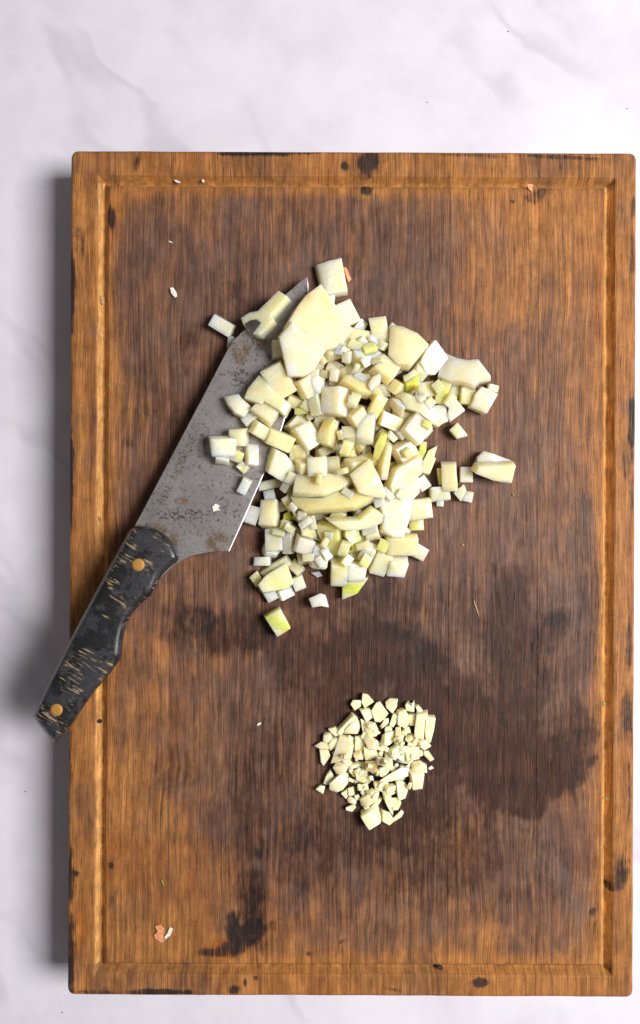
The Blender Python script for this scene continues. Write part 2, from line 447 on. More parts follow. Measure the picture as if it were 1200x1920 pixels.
BURN = [
    (688, 305, 20, 23, 0, .9, .8), (644, 311, 8, 7, 0, .8, .7), (685, 356, 10, 9, 0, .8, .75), (478, 288, 70, 6, 0, .9, .8), (566, 286, 30, 5, 0, .9, .6),
    (1004, 366, 26, 13, -30, 1.0, .62), (960, 376, 5, 4, 0, .8, .7), (890, 291, 70, 4, 2, .9, .55), (1050, 293, 85, 4, 2, .9, .62), (1050, 305, 5, 18, 0, .9, .5),
    (205, 412, 9, 24, 0, .9, .85), (253, 310, 7, 20, 10, .9, .55), (380, 1163, 36, 28, 0, 1.0, .52), (362, 1195, 22, 20, 0, 1.0, .4), (490, 1190, 30, 36, 0, 1.1, .45), (765, 1205, 62, 30, 25, 1.0, .42),
    (735, 1180, 40, 16, 30, 1, .4), (820, 1235, 26, 22, 0, 1, .38), (1044, 1160, 26, 13, -25, 1.0, .55), (1048, 1125, 10, 8, 0, 1, .4), (487, 1600, 7, 13, 0, .9, .7), (562, 1582, 40, 18, -25, 1.1, .45), (478, 1690, 17, 60, 4, 1.0, .5), (462, 1755, 50, 24, -38, 0.9, .85),
    (438, 1745, 14, 34, 0, .9, .75), (415, 1786, 40, 9, 0, .9, .65), (442, 1856, 11, 9, 0, .9, .75), (484, 1834, 6, 6, 0, .8, .8), (463, 1843, 5, 8, 0, .8, .7), (211, 1624, 6, 8, 0, .8, .8), (148, 1640, 5, 5, 0, .8, .6),
    (1184, 800, 7, 60, 0, 1.0, .75), (1172, 870, 12, 30, 0, 1.0, .5), (1184, 920, 5, 40, 0, 1, .6), (1181, 1210, 5, 60, 0, 1.0, .65), (1178, 1330, 14, 50, 0, 1.0, .55), (1166, 1632, 16, 38, 12, 1.0, .62), (1150, 1662, 12, 10, 0, 1, .6), (1183, 480, 5, 50, 0, 1, .55), (1184, 380, 6, 30, 0, 1, .5), (1182, 1480, 4, 60, 0, 1, .5),
    (134, 545, 6, 70, 0, 1.0, .85), (146, 460, 12, 30, 0, 1.0, .45), (134, 610, 5, 22, 0, .9, .7), (133, 880, 5, 90, 0, 1.0, .8), (136, 1420, 5, 50, 0, 1, .5), (137, 1790, 7, 80, 0, 1.0, .85), (136, 1640, 5, 60, 0, 1, .7), (300, 1861, 66, 6, 0, .9, .8), (180, 1862, 40, 5, 0, 1, .55), (215, 1690, 8, 8, 0, 1, .3),
    (908, 1841, 17, 9, 0, .9, .75), (740, 1855, 18, 4, 10, 1, .5), (1114, 1706, 7, 10, 20, .9, .65), (645, 1765, 9, 5, -35, .9, .6), (1060, 1398, 30, 9, -12, 1, .5), (1085, 1372, 14, 10, 0, 1, .5), (582, 1789, 6, 5, 0, .8, .7), (618, 1535, 16, 22, 0, 1, .35), (590, 1560, 26, 18, 0, 1, .35),
    (1010, 1785, 20, 8, -30, 1, .35), (560, 1130, 10, 14, 0, 1, .35), (240, 560, 16, 10, 0, 1, .3), (345, 695, 22, 14, 0, 1, .35), (362, 672, 14, 10, 0, 1, .4), (500, 590, 10, 6, 0, 1, .3), (246, 830, 9, 8, 0, 1, .4), (980, 1010, 6, 8, 0, 1, .3), (806, 1100, 4, 5, 0, .8, .5), (1000, 680, 5, 7, 0, .9, .4), (440, 545, 40, 30, 0, 1, .28), (560, 1700, 80, 14, -70, 1, .3),
]
AMBER = [(300, 1640, 90, 60, 0, 1, .55), (490, 1400, 40, 30, 0, 1, .9), (250, 1590, 45, 30, 0, 1, .6), (1000, 1370, 60, 60, 0, 1, .5), (1130, 700, 40, 300, 0, 1, .3), (560, 1740, 30, 24, 0, 1, .9), (140, 1740, 26, 50, 0, 1, .7), (420, 1780, 40, 20, 0, 1, .8), (240, 400, 40, 60, 0, 1, .3), (330, 880, 40, 80, 0, 1, .3), (960, 1130, 40, 60, 0, 1, .6)]

def stain(X, Y):
    n1 = vnoise(X, Y, 150, 3); n2 = vnoise(X, Y, 46, 40); n3 = vnoise(X, Y, 20, 90, 3)
    g = np.zeros_like(X); w = np.zeros_like(X); b = np.zeros_like(X); a = np.zeros_like(X)
    for x, y, rx, ry, an, so, v in GRIME: g = np.maximum(g, v * ell(X, Y, x, y, rx, ry, an, so, n1, .40))
    for x, y, rx, ry, an, so, v in WET: w = np.maximum(w, min(1.0, v * 1.22) * ell(X, Y, x, y, rx, ry, an, min(1.3, so * 1.25), n2 * .55 + n3 * .25 + n1 * .2, .85))
    for x, y, rx, ry, an, so, v in BURN: b = np.maximum(b, min(1.0, v * 1.3) * ell(X, Y, x, y, rx * 1.08, ry * 1.08, an, so, n3, .40))
    for x, y, rx, ry, an, so, v in AMBER: a = np.maximum(a, v * ell(X, Y, x, y, rx, ry, an, so, n2, .5))
    inside = np.clip((np.minimum(np.minimum(X - 200, 1132 - X), np.minimum(Y - 350, 1808 - Y))) / 26, 0, 1)
    g = g * (0.12 + 0.88 * inside)
    # a soiled film in patches on the rim
    g = np.maximum(g, (1 - inside) * np.clip((n1 - 0.48) * 2.2, 0, .42))
    # worn patches where the clean oak shows through
    g = np.clip(g + (n2 - 0.5) * 0.18 * (g > 0.05), 0, 1)
    return g, w, b, a

def axis(lo, hi, specials, step):
    s = set()
    n = int(round((hi - lo) / step))
    base = [lo + (hi - lo) * i / n for i in range(n + 1)]
    for c_, half, fine in specials:
        base = [b for b in base if not (c_ - half < b < c_ + half)]
        m = int(round(2 * half / fine))
        base += [c_ - half + 2 * half * i / m for i in range(m + 1)]
    return np.array(sorted(set(round(b, 3) for b in base)))

CUTS = [BX0, 318, 492, 660, 842, 1008, BX1]
TONES = [(1.0, 1.0, 1.0), (.97, .96, .96), (1.02, 1.0, .98), (.93, .94, .95), (1.06, 1.05, 1.02), (1.0, .99, .97)]
yy = axis(BY0, BY1, [(GY0, 14, 1.75), (GY1, 14, 1.75), (BY0 + 4, 4, 1.0), (BY1 - 4, 4, 1.0)], 4.0)

board = bpy.data.objects.new('cutting_board', None)
COL.objects.link(board)
board.location = (0, 0, -T_BOARD)
board.rotation_euler.z = math.radians(-0.25)
tag(board, 'large worn oak cutting board with a juice groove, stained dark in the middle', 'cutting board')

def board_stave(x0, x1, tone):
    xx = axis(BX0, BX1, [(GX0, 14, 1.75), (GX1, 14, 1.75), (BX0 + 4, 4, 1.0), (BX1 - 4, 4, 1.0)], 4.0)
    xx = xx[(xx > x0 + 1.2) & (xx < x1 - 1.2)]
    extra = [x0 + .12, x0 + 0.7] if x0 > BX0 + 1 else [x0]
    extra2 = [x1 - .7, x1 - .12] if x1 < BX1 - 1 else [x1]
    xx = np.concatenate([extra, xx, extra2])
    X, Y = np.meshgrid(xx, yy)
    nx, ny = len(xx), len(yy)
    # rounded corners
    hx, hy = (BX1 - BX0) / 2 - RC, (BY1 - BY0) / 2 - RC
    dx, dy = X - BCX, Y - BCY
    qx, qy = np.clip(np.abs(dx) - hx, 0, None), np.clip(np.abs(dy) - hy, 0, None)
    mx = np.maximum(qx, qy); ln = np.sqrt(qx ** 2 + qy ** 2) + 1e-9
    f = np.where((qx > 0) & (qy > 0), mx / ln, 1.0)
    X2 = BCX + np.sign(dx) * (np.minimum(np.abs(dx), hx) + qx * f)
    Y2 = BCY + np.sign(dy) * (np.minimum(np.abs(dy), hy) + qy * f)
    de = RC - np.where((qx > 0) | (qy > 0), mx, 0.0)
    de = np.minimum(np.minimum(X - BX0, BX1 - X), np.minimum(Y - BY0, BY1 - Y))
    wear = 1.0 + 0.5 * (vnoise(X, Y, 60, 200, 3) - 0.5)
    re = RE * wear
    t = np.clip(re - de, 0, None)
    Z = -(re - np.sqrt(np.clip(re ** 2 - t ** 2, 0, None)))
    # groove, mitred at the corners
    ax = np.abs(X - (GX0 + GX1) / 2) - (GX1 - GX0) / 2
    ay = np.abs(Y - (GY0 + GY1) / 2) - (GY1 - GY0) / 2
    d = np.abs(np.maximum(ax, ay))
    gw = GW * (1 + 0.12 * (vnoise(X, Y, 90, 300, 2) - 0.5))
    v = np.clip(1 - d / gw, 0, 1)
    Z -= GD * np.where(v > 0, np.minimum(v * 1.12, 1.0 - 0.10 * (1 - v)), 0) * (v > 0)
    # unevenness of worn timber
    Z += (vnoise(X, Y, 120, 400, 3) - 0.5) * 1.6 + (vnoise(X, Y * 0.2, 10, 500, 2) - 0.5) * 0.5
    # eased joints
    Z[:, 0] -= 0.5 if x0 > BX0 + 1 else 0
    Z[:, -1] -= 0.5 if x1 < BX1 - 1 else 0
    co = np.stack([(X2 - CX) * M, (CY - Y2) * M, Z * M + T_BOARD], -1).reshape(-1, 3)
    idx = np.arange(nx * ny).reshape(ny, nx)
    a, b, c, e = idx[:-1, :-1], idx[:-1, 1:], idx[1:, 1:], idx[1:, :-1]
    faces = np.stack([a, e, c, b], -1).reshape(-1, 4).tolist()
    loop = list(idx[0, :]) + list(idx[1:, -1]) + list(idx[-1, -2::-1]) + list(idx[-2:0:-1, 0])
    n0 = len(co)
    low = co[loop].copy(); low[:, 2] = 0.0012
    co = np.concatenate([co, low])
    L = len(loop)
    for i in range(L):
        j = (i + 1) % L
        faces.append([int(loop[i]), int(loop[j]), n0 + j, n0 + i])
    faces.append([n0 + i for i in range(L)])
    me = bpy.data.meshes.new('stave')
    me.from_pydata(co.tolist(), [], faces)
    me.update()
    g, w, bu, am = stain(X2.ravel(), Y2.ravel())
    colr = np.zeros((len(co), 4), dtype=np.float32)
    colr[:n0, 0], colr[:n0, 1], colr[:n0, 2], colr[:n0, 3] = g, w, bu, am
    at = me.attributes.new('stain', 'FLOAT_COLOR', 'POINT')
    at.data.foreach_set('color', colr.ravel())
    gr = np.zeros((len(co), 4), dtype=np.float32)
    lenw = np.clip((np.abs(Y2 - BCY) < (GY1 - GY0) / 2 - 3), 0, 1)
    dirt = vnoise(X2, Y2, 40, 800, 3)
    gr[:n0, 0] = (np.clip(v * 5, 0, 1) * np.where(lenw > 0, 1.0, 0.25)).ravel()
    gr[:n0, 1] = (np.clip((v - .74) * 6, 0, 1) * (0.4 + 1.1 * np.clip(dirt - .35, 0, 1))).ravel()
    at = me.attributes.new('groove', 'FLOAT_COLOR', 'POINT')
    at.data.foreach_set('color', gr.ravel())
    me.polygons.foreach_set('use_smooth', [True] * len(me.polygons))
    me.set_sharp_from_angle(angle=math.radians(40))
    o = link('stave', me, MAT_BOARD, board)
    o.color = (*tone, 1)
    return o

for i in range(len(CUTS) - 1):
    board_stave(CUTS[i], CUTS[i + 1], TONES[i])

# ------------------------------------------------------------------ knife
knife = bpy.data.objects.new('chef_knife', None)
COL.objects.link(knife)
tag(knife, 'knife with dark marbled handle, two brass pins and a mottled grey steel blade', 'knife')
KA = Vector((253, 985)); KT = Vector((575, 518))
KD = (KT - KA).normalized()
def kz(x, y):
    """height of the blade's mid plane: handle lifts it, the tip comes down"""
    s = (Vector((x, y)) - KA).dot(KD)
    return 0.0126 - 0.0050 * s / 567.0

def smooth_outline(pts, n=4):
    out = []
    m = len(pts)
    for i in range(m):
        p0, p1, p2, p3 = (Vector(pts[(i + k) % m]) for k in (-1, 0, 1, 2))
        for t in range(n):
            t /= n
            out.append(0.5 * ((2 * p1) + (-p0 + p2) * t + (2 * p0 - 5 * p1 + 4 * p2 - p3) * t * t + (-p0 + 3 * p1 - 3 * p2 + p3) * t ** 3))
    return out

spine = [(240, 1010), (253, 985), (300, 896), (350, 801), (400, 706), (425, 658), (436, 640), (452, 624), (475, 604), (505, 578), (535, 552), (560, 530), (575, 518)]
edge = [(578, 530), (579, 552), (576, 600), (569, 650), (558, 700), (545, 750), (529, 802), (512, 850), (497, 884), (470, 945), (450, 990), (430, 1034)]
heel = [(412, 1034), (390, 1036), (365, 1041), (345, 1049), (325, 1062), (300, 1085), (270, 1060)]
outline = [Vector(p) for p in spine + edge + heel]
n_sp, n_ed = len(spine), len(edge)
THK = 0.0011
def inset_pt(i, dist):
    p0, p1, p2 = outline[i - 1], outline[i], outline[(i + 1) % len(outline)]
    t = (p2 - p0).normalized()
    nrm = Vector((-t.y, t.x))
    return p1 + nrm * dist
def shifted(i):
    # cutting side gets a ground bevel, the spine a tiny eased edge
    if n_sp - 1 <= i < n_sp + n_ed: return inset_pt(i, 1.6)
    return inset_pt(i, 0.8)
bm = bmesh.new()
def kv(p, dz): return bm.verts.new(W(p.x, p.y, kz(p.x, p.y) + dz))
n = len(outline)
ring_mid, ring_top, ring_bot = [], [], []
for i, p in enumerate(outline):
    cut = n_sp - 1 <= i < n_sp + n_ed
    ring_mid.append((kv(p, THK - 0.00020 if cut else THK * .6), kv(p, -THK * .6)))
    q = shifted(i)
    ring_top.append(kv(q, THK)); ring_bot.append(kv(q, -THK))
bev = []
for i in range(n):
    j = (i + 1) % n
    f = bm.faces.new((ring_mid[i][0], ring_mid[j][0], ring_top[j], ring_top[i]))
    if n_sp - 1 <= i < n_sp + n_ed - 1: bev.append(f)
    bm.faces.new((ring_mid[i][1], ring_mid[j][1], ring_mid[j][0], ring_mid[i][0]))
    bm.faces.new((ring_bot[i], ring_bot[j], ring_mid[j][1], ring_mid[i][1]))
bm.faces.new(ring_top); bm.faces.new(list(reversed(ring_bot)))
for f in bev: f.material_index = 1
bmesh.ops.recalc_face_normals(bm, faces=bm.faces)
me = bpy.data.meshes.new('blade'); bm.to_mesh(me); bm.free()
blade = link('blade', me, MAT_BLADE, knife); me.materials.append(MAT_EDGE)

hpts = [(735, 100), (800, 93), (880, 108), (950, 150), (1010, 212), (1042, 278), (1038, 322), (1000, 352), (930, 420), (893, 500), (860, 556), (795, 605), (735, 675), (692, 765), (672, 865), (662, 960), (628, 1012), (570, 1090), (500, 1170), (440, 1250), (380, 1340), (320, 1430), (250, 1510), (212, 1522), (150, 1450), (88, 1368), (88, 1330), (160, 1170), (240, 1010), (300, 890), (400, 700), (500, 510), (600, 325), (690, 165)]
hpts = [(40 + x / 3.5294, 960 + y / 3.5294) for x, y in hpts]
hout = smooth_outline(hpts, 3)
# resample evenly so that the rounded shoulders stay clean
def resample(pts, step):
    P = np.array([(p.x, p.y) for p in pts] + [(pts[0].x, pts[0].y)])
    d = np.concatenate([[0], np.cumsum(np.linalg.norm(np.diff(P, axis=0), axis=1))])
    m = int(d[-1] / step)
    t = np.linspace(0, d[-1], m, endpoint=False)
    return [Vector((np.interp(a, d, P[:, 0]), np.interp(a, d, P[:, 1]))) for a in t]
hout = resample(hout, 5)
def offset_ring(pts, dist):
    m = len(pts); out = []
    for i in range(m):
        t = (pts[(i + 2) % m] - pts[i - 2]).normalized()
        out.append(pts[i] + Vector((-t.y, t.x)) * dist)
    return out
area = sum(hout[i - 1].x * hout[i].y - hout[i].x * hout[i - 1].y for i in range(len(hout)))
sgn = 1 if area > 0 else -1
HZ = 0.0118
prof = [(3.0, -HZ), (0.8, -HZ * .80), (0.0, -HZ * .3), (0.0, HZ * .34), (0.7, HZ * .56), (2.2, HZ * .74), (5.0, HZ * .89), (9.5, HZ * .97), (16, HZ)]
bm = bmesh.new()
rings = []
for ins, dz in prof:
    pts = offset_ring(hout, ins * sgn)
    rings.append([bm.verts.new(W(p.x, p.y, kz(p.x, p.y) + dz)) for p in pts])
m = len(hout)
for a, b in zip(rings[:-1], rings[1:]):
    for i in range(m):
        bm.faces.new((a[i], a[(i + 1) % m], b[(i + 1) % m], b[i]))
ft = bm.faces.new(rings[-1]); fb = bm.faces.new(list(reversed(rings[0])))
bmesh.ops.triangulate(bm, faces=[ft, fb])
bmesh.ops.recalc_face_normals(bm, faces=bm.faces)
me = bpy.data.meshes.new('handle'); bm.to_mesh(me); bm.free()
me.polygons.foreach_set('use_smooth', [True] * len(me.polygons))
handle = link('handle', me, MAT_HANDLE, knife)

for px_, py_, rr in ((259.5, 1059, 11.2), (106, 1331, 10.8)):
    bm = bmesh.new()
    z = kz(px_, py_) + HZ
    c0 = W(px_, py_, z)
    rings = []
    for rad, dz in ((rr, -0.003), (rr, 0.0002), (rr - 0.7, 0.00042), (rr * .5, 0.0005)):
        rings.append([bm.verts.new((c0.x + math.cos(a) * rad * M, c0.y + math.sin(a) * rad * M, z + dz)) for a in [i * math.tau / 28 for i in range(28)]])
    for a, b in zip(rings[:-1], rings[1:]):
        for i in range(28): bm.faces.new((a[i], a[(i + 1) % 28], b[(i + 1) % 28], b[i]))
    bm.faces.new(rings[-1])
    me = bpy.data.meshes.new('pin'); bm.to_mesh(me); bm.free()
    me.polygons.foreach_set('use_smooth', [True] * len(me.polygons))
    o = link('pin', me, MAT_BRASS, knife)

# stamped lettering along the spine
cu = bpy.data.curves.new('lettering', 'FONT')
cu.body = 'HEAL  RHUBUUNE'
cu.size = 0.0060
cu.space_character = 1.12
cu.extrude = 0.00004
cu.resolution_u = 3
to = bpy.data.objects.new('lettering_source', cu)
COL.objects.link(to)
dg = bpy.context.evaluated_depsgraph_get()
tm = bpy.data.meshes.new_from_object(to.evaluated_get(dg))
bpy.data.objects.remove(to)
p0 = Vector((307, 948)); p1 = Vector((368, 822))
ux = (p1 - p0).normalized(); uy = Vector((ux.y, -ux.x))
wid = max(v.co.x for v in tm.vertices)
sc = (p1 - p0).length * M / wid
for v in tm.vertices:
    lx, ly, lz = v.co.x * sc / M, v.co.y * 1.25 * sc / M, v.co.z
    q = p0 + ux * lx + uy * ly
    v.co = W(q.x, q.y, kz(q.x, q.y) + THK + 0.00005 + lz)
tm.name = 'engraved_lettering'
letters = link('engraved_lettering', tm, MAT_ETCH, knife)
letters['label'] = 'dark worn lettering stamped along the spine'

# ------------------------------------------------------------------ chopped pieces: tracing tables
TILE = {'A': (370, 460, 4.0), 'D': (640, 780, 3.5294), 1: (380, 470, 6), 2: (500, 520, 6), 3: (640, 560, 6), 4: (780, 640, 6), 5: (380, 700, 6),
        6: (520, 680, 6), 7: (660, 700, 6), 8: (440, 860, 6), 9: (540, 840, 6), 10: (660, 840, 6), 11: (440, 1000, 6), 12: (600, 960, 5.4545),
        'G1': (580, 1290, 8.571), 'G2': (690, 1290, 8.571), 'G3': (580, 1420, 8.571), 'G4': (690, 1420, 8.571)}
def P(tile, *xy):
    ox, oy, s = TILE[tile]
    return [(ox + xy[i] / s, oy + xy[i + 1] / s) for i in range(0, len(xy), 2)]

# each row: key, outline, thickness, colour, options, label (None: described from its neighbours)
ONION_UNDER = [
 ('a1b', P(1, 290,960, 350,965, 390,1030, 270,1085), 16, 't', {}, 'tiny onion sliver half hidden beneath the knife spine near the tip'),
 ('g1', P(8, 250,265, 470,215, 560,260, 400,350, 255,375), 22, 'c', {}, 'shaded onion strip poking out just right of the blade edge'),
 ('g2', P(8, 310,360, 450,335, 430,470, 340,490), 20, 't', {}, 'shaded onion dice below the strip right of the blade edge'),
 ('g3', P(8, 150,500, 290,560, 280,680, 215,770, 90,715), 22, 't', {}, 'greyish translucent onion dice tucked under the cutting edge near the heel'),
]
ONION = [
 # ---- loose pieces on the wood
 ('a1', P(1, 120,695, 235,745, 370,850, 330,935, 290,970, 170,905, 65,800), 26, 'w', dict(tilt=(.05,-.08)), 'lone whitish onion chunk lying left of the blade near its tip'),
 ('b1', P('A', 895,120, 1030,80, 1140,320, 1125,345, 940,365, 930,290), 30, 'w', {}, 'oblong onion block at the very top, above the heap, with orange skin on its side'),
 ('f21', P(4, 470,915, 580,1050, 465,1085, 385,990), 24, 'c', {}, 'small lone kite-shaped onion piece right of the heap'),
 ('f20', P(4, 460,650, 555,770, 400,890, 355,840, 385,720), 26, 'w', {}, 'white five-sided onion dice below the scalloped arc at the right'),
 ('f19', P(4, 760,520, 925,600, 800,815, 630,740, 680,600), 32, 'w', dict(lift=2), 'largest white onion cube at the far right of the heap'),
 ('f18', P(4, 820,480, 915,490, 915,580, 780,550), 20, 'y', {}, 'yellowish onion bit peeking out behind the far right white cube'),
 ('f45a', P('D', 945,235, 1125,290, 1130,340, 900,340, 905,275), 22, 't', {}, 'translucent rear half of the lone onion pair far right'),
 ('f45b', P('D', 895,300, 1140,295, 1125,415, 1000,392, 875,345), 26, 'c', dict(lift=1), 'creamy oblong onion strip lying farthest right on the board'),
 ('f38', P('D', 635,350, 690,335, 705,460, 640,450), 24, 'y', {}, 'yellowish onion bit at the left of the small right-hand cluster'),
 ('f40', P('D', 585,465, 700,455, 730,550, 595,570), 26, 'w', {}, 'white onion dice at the lower left of the small right-hand cluster'),
 ('f41', P('D', 785,325, 865,330, 878,430, 785,440), 24, 'w', {}, 'white square onion dice at the right of the small right-hand cluster'),
 ('f43', P('D', 820,495, 885,505, 865,585, 800,555), 20, 't', {}, 'lowest translucent onion dice of the small right-hand cluster'),
 ('f42', P('D', 755,505, 820,450, 835,490, 800,560), 18, 'c', dict(lift=1), 'narrow cream onion sliver low in the small right-hand cluster'),
 ('f44', P('D', 630,560, 680,560, 682,600, 630,605), 10, 't', {}, 'tiny glassy onion scrap below the right-hand cluster'),
 ('f39', P('D', 680,310, 780,285, 797,380, 800,495, 700,500, 690,450), 30, 'c', dict(lift=6, bend=.15), 'tall cream onion block on top of the small right-hand cluster'),
 ('f37', P(10, 810,280, 880,400, 860,460, 785,515, 735,440, 740,350), 24, 'w', {}, 'white hexagonal onion dice between the heap and the right-hand cluster'),
 ('f29', P(7, 820,590, 860,570, 915,650, 830,740, 780,700), 22, 'c', {}, None),
 ('f30', P(7, 770,765, 835,770, 830,870, 760,1030, 725,1000), 22, 'g', dict(green=.75), 'lime green onion stick at the right edge of the heap'),
 ('f31', P(7, 860,870, 970,810, 920,940, 940,960, 870,1130, 760,1105, 800,980), 22, 'c', dict(green=.2), 'jagged pale onion slice right beside the lime green stick'),
 ('h9', P(11, 340,950, 510,860, 625,1070, 480,1165), 30, 'w', dict(green=.85), 'lone onion cube with a yellow-green stripe below the heap'),
 ('h8', P(11, 830,740, 960,680, 1010,700, 1050,835, 960,820, 870,838), 26, 'w', {}, 'lone small white onion piece below the heap, right of the striped cube'),
 ('e16', P(12, 230,740, 350,690, 485,685, 380,830, 228,892), 20, 'c', dict(green=1.0), 'pointed leaf-shaped onion piece with a vivid green edge below the heap'),
 ('h4', P(11, 150,490, 245,415, 325,530, 235,620), 26, 'y', {}, 'yellowish onion cube at the lower left corner of the heap'),
 ('h7', P(11, 625,510, 760,465, 815,610, 675,670), 26, 'w', {}, 'clean white square onion dice at the lower left of the heap'),
 ('h6', P(11, 580,400, 670,300, 800,420, 740,460), 22, 'c', {}, None),
 ('h2', P(11, 205,290, 300,255, 410,300, 380,370, 280,370, 255,350, 215,372), 20, 'w', {}, None),
 ('h3', P(11, 410,330, 580,235, 655,290, 570,370, 400,440, 330,520, 270,450), 24, 'c', {}, None),
 ('h5b', P(11, 290,650, 440,610, 490,730, 370,795), 24, 'w', {}, None),
 ('h5c', P(11, 480,640, 600,610, 655,700, 480,775), 22, 'w', {}, None),
 ('h5a', P(11, 330,500, 560,360, 640,580, 560,640, 300,680, 248,600), 26, 'c', dict(green=.35, lift=3), 'broad onion block with a greenish corner at the lower left of the heap'),
 ('h1', P(11, 290,170, 340,120, 430,190, 482,232, 440,285, 320,270, 285,230), 22, 'w', {}, 'curled white onion root end with dark slits left of the heap'),
 ('h10', P(11, 855,440, 950,430, 990,478, 930,497), 8, 't', {}, None),
 ('e13', P(10, 720,1060, 865,1150, 800,1275, 635,1190), 24, 't', {}, 'translucent white square onion dice at the lower right of the heap'),
 ('e14a', P(12, 570,380, 700,360, 690,570, 640,642, 500,572), 26, 'c', {}, None),
 ('e14b', P(12, 690,400, 860,440, 885,540, 830,617, 740,612, 665,585), 26, 'w', dict(bend=.15), None),
 ('e15a', P(12, 95,450, 260,470, 280,690, 250,732, 130,722, 92,600), 28, 'c', {}, None),
 ('e15b', P(12, 250,470, 420,480, 472,530, 440,617, 360,642, 330,692, 270,690), 26, 'w', {}, None),
 # ---- left flank
 ('b8', P(2, 40,770, 110,720, 190,740, 200,930, 30,935), 24, 'c', {}, None),
 ('b9', P('A', 500,890, 580,855, 640,880, 730,1000, 715,1090, 650,1132, 570,1100, 500,970), 34, 'c', dict(bend=.2), 'tall rounded onion block below the big slab, resting on the blade'),
 ('c1', P(5, 220,280, 370,265, 430,340, 530,400, 430,510, 330,480, 260,385), 18, 't', dict(bend=.5), 'greyish translucent curved onion petal lying highest on the bare steel'),
 ('c4', P(5, 315,580, 500,590, 512,700, 505,810, 365,800, 320,670), 26, 'c', {}, None),
 ('c6', P(5, 330,815, 455,870, 450,950, 380,992, 300,940), 20, 'y', {}, None),
 ('c8', P(5, 350,1040, 440,985, 520,1060, 430,1112), 14, 'y', {}, None),
 ('c7', P(5, 455,785, 585,795, 600,950, 585,1060, 455,1062), 30, 'w', {}, 'upright oblong white onion stick on the blade'),
 ('c5b', P(5, 115,870, 285,870, 280,1035, 110,1042), 24, 'w', {}, 'square lower onion piece of the leftmost pair on the blade'),
 ('c5a', P(5, 45,770, 240,670, 360,680, 340,810, 280,905, 112,905, 48,850), 30, 'w', dict(bend=.2, lift=2), 'leftmost chunky white onion piece on the steel blade'),
 ('c9', P(8, 100,185, 200,235, 105,410, 15,355), 24, 'w', {}, 'lone small white onion dice on the blade near its cutting edge'),
 ('c3a', P(5, 550,425, 620,530, 510,590, 415,550), 22, 'w', {}, None),
 ('c2', P(5, 600,350, 710,325, 840,430, 830,540, 740,605, 600,515, 548,400), 26, 'c', {}, None),
 ('c3b', P(5, 505,570, 600,520, 742,600, 732,655, 690,650, 690,767, 515,657), 24, 'c', {}, None),
 ('b10', P(5, 640,40, 700,90, 790,220, 985,370, 930,490, 840,430, 700,340, 670,372, 480,300, 520,190), 26, 'c', dict(bend=.2, lift=3, brown=(478, 722, 34)), 'wide fan-shaped onion wedge on the blade with brown ribbed end'),
 ('a2', P(1, 870,470, 985,560, 800,780, 845,830, 690,992, 605,972, 690,850, 640,800, 560,805, 490,850, 455,755, 550,705, 650,695), 20, 'c', dict(concave=True, tilt=(0,0)), 'forked onion root piece straddling the blade close to the tip'),
 ('g5', P(8, 470,500, 560,500, 595,580, 520,605), 20, 'c', {}, None),
 ('g6', P(8, 490,700, 585,680, 570,805, 500,810), 20, 't', {}, None),
 ('g4', P(8, 330,560, 410,465, 480,490, 475,620, 525,700, 500,810, 330,805, 295,780, 300,650), 34, 'c', dict(bend=.2), 'tall faceted onion chunk just right of the blade heel'),
 ('g14', P(8, 555,400, 600,380, 685,520, 640,585, 585,560), 20, 'y', {}, None),
 ('g15', P(8, 595,270, 700,220, 700,400, 615,375), 22, 'y', {}, None),
 ('g7', P(8, 350,800, 572,840, 582,1075, 490,1092, 470,1040, 380,1000), 28, 'w', {}, None),
 ('g8', P(8, 575,800, 700,800, 685,960, 675,1085, 590,1045, 568,950), 26, 't', {}, None),
 ('g10', P(8, 685,1050, 820,1070, 850,1200, 760,1225, 700,1140), 24, 'c', {}, None),
 ('g9', P(8, 675,930, 760,845, 865,880, 885,960, 820,1065, 700,1042), 26, 't', {}, None),
 ('g12', P(8, 640,580, 760,640, 885,700, 925,870, 860,885, 760,850, 738,730), 24, 'y', dict(bend=.25), None),
 ('g13', P(8, 590,640, 650,615, 672,700, 632,762, 588,720), 18, 'g', dict(green=1.0), 'small green onion bit in a gap at the lower left of the heap'),
 ('g11', P(8, 850,1010, 920,948, 1000,960, 1055,1040, 1042,1200, 960,1250, 860,1232, 838,1100), 34, 'w', dict(bend=.3, rad=6), 'rounded white onion knob at the bottom of the heap'),
 ('c10', P(5, 715,640, 850,628, 980,690, 992,830, 930,882, 820,832, 700,780), 30, 'y', {}, None),
 ('c13', P(6, 165,900, 240,945, 352,1060, 352,1205, 200,1205, 155,1060), 26, 'y', {}, None),
 ('d25', P(9, 55,90, 180,92, 232,200, 222,315, 75,335), 26, 'y', {}, None),
 ('c11', P(5, 740,780, 860,840, 1022,1050, 1000,1122, 900,1197, 663,1042, 700,900), 32, 'w', dict(lift=3), 'large white onion wedge overhanging the cutting edge of the blade'),
 # ---- middle, lower ones first
 ('d3', P(6, 265,135, 380,55, 490,60, 470,155, 330,160), 22, 'c', {}, None),
 ('d9', P(6, 375,350, 480,335, 545,420, 535,605, 435,585), 24, 'c', {}, None),
 ('d18', P(6, 450,985, 560,925, 615,1000, 560,1055, 445,1045), 22, 'c', {}, None),
 ('d5', P(6, 95,390, 230,348, 335,380, 260,505, 135,455), 22, 'y', {}, None),
 ('d4', P(6, 475,60, 605,65, 605,155, 475,165), 22, 'y', {}, None),
 ('d1', P(6, 180,170, 300,158, 405,320, 330,385, 200,362, 138,250), 28, 'c', {}, None),
 ('d2', P(6, 325,160, 560,148, 575,240, 540,365, 440,342, 388,290), 28, 'w', dict(bend=.15), None),
 ('d6', P(6, 235,440, 340,385, 395,480, 455,605, 360,665, 278,580), 28, 'c', {}, None),
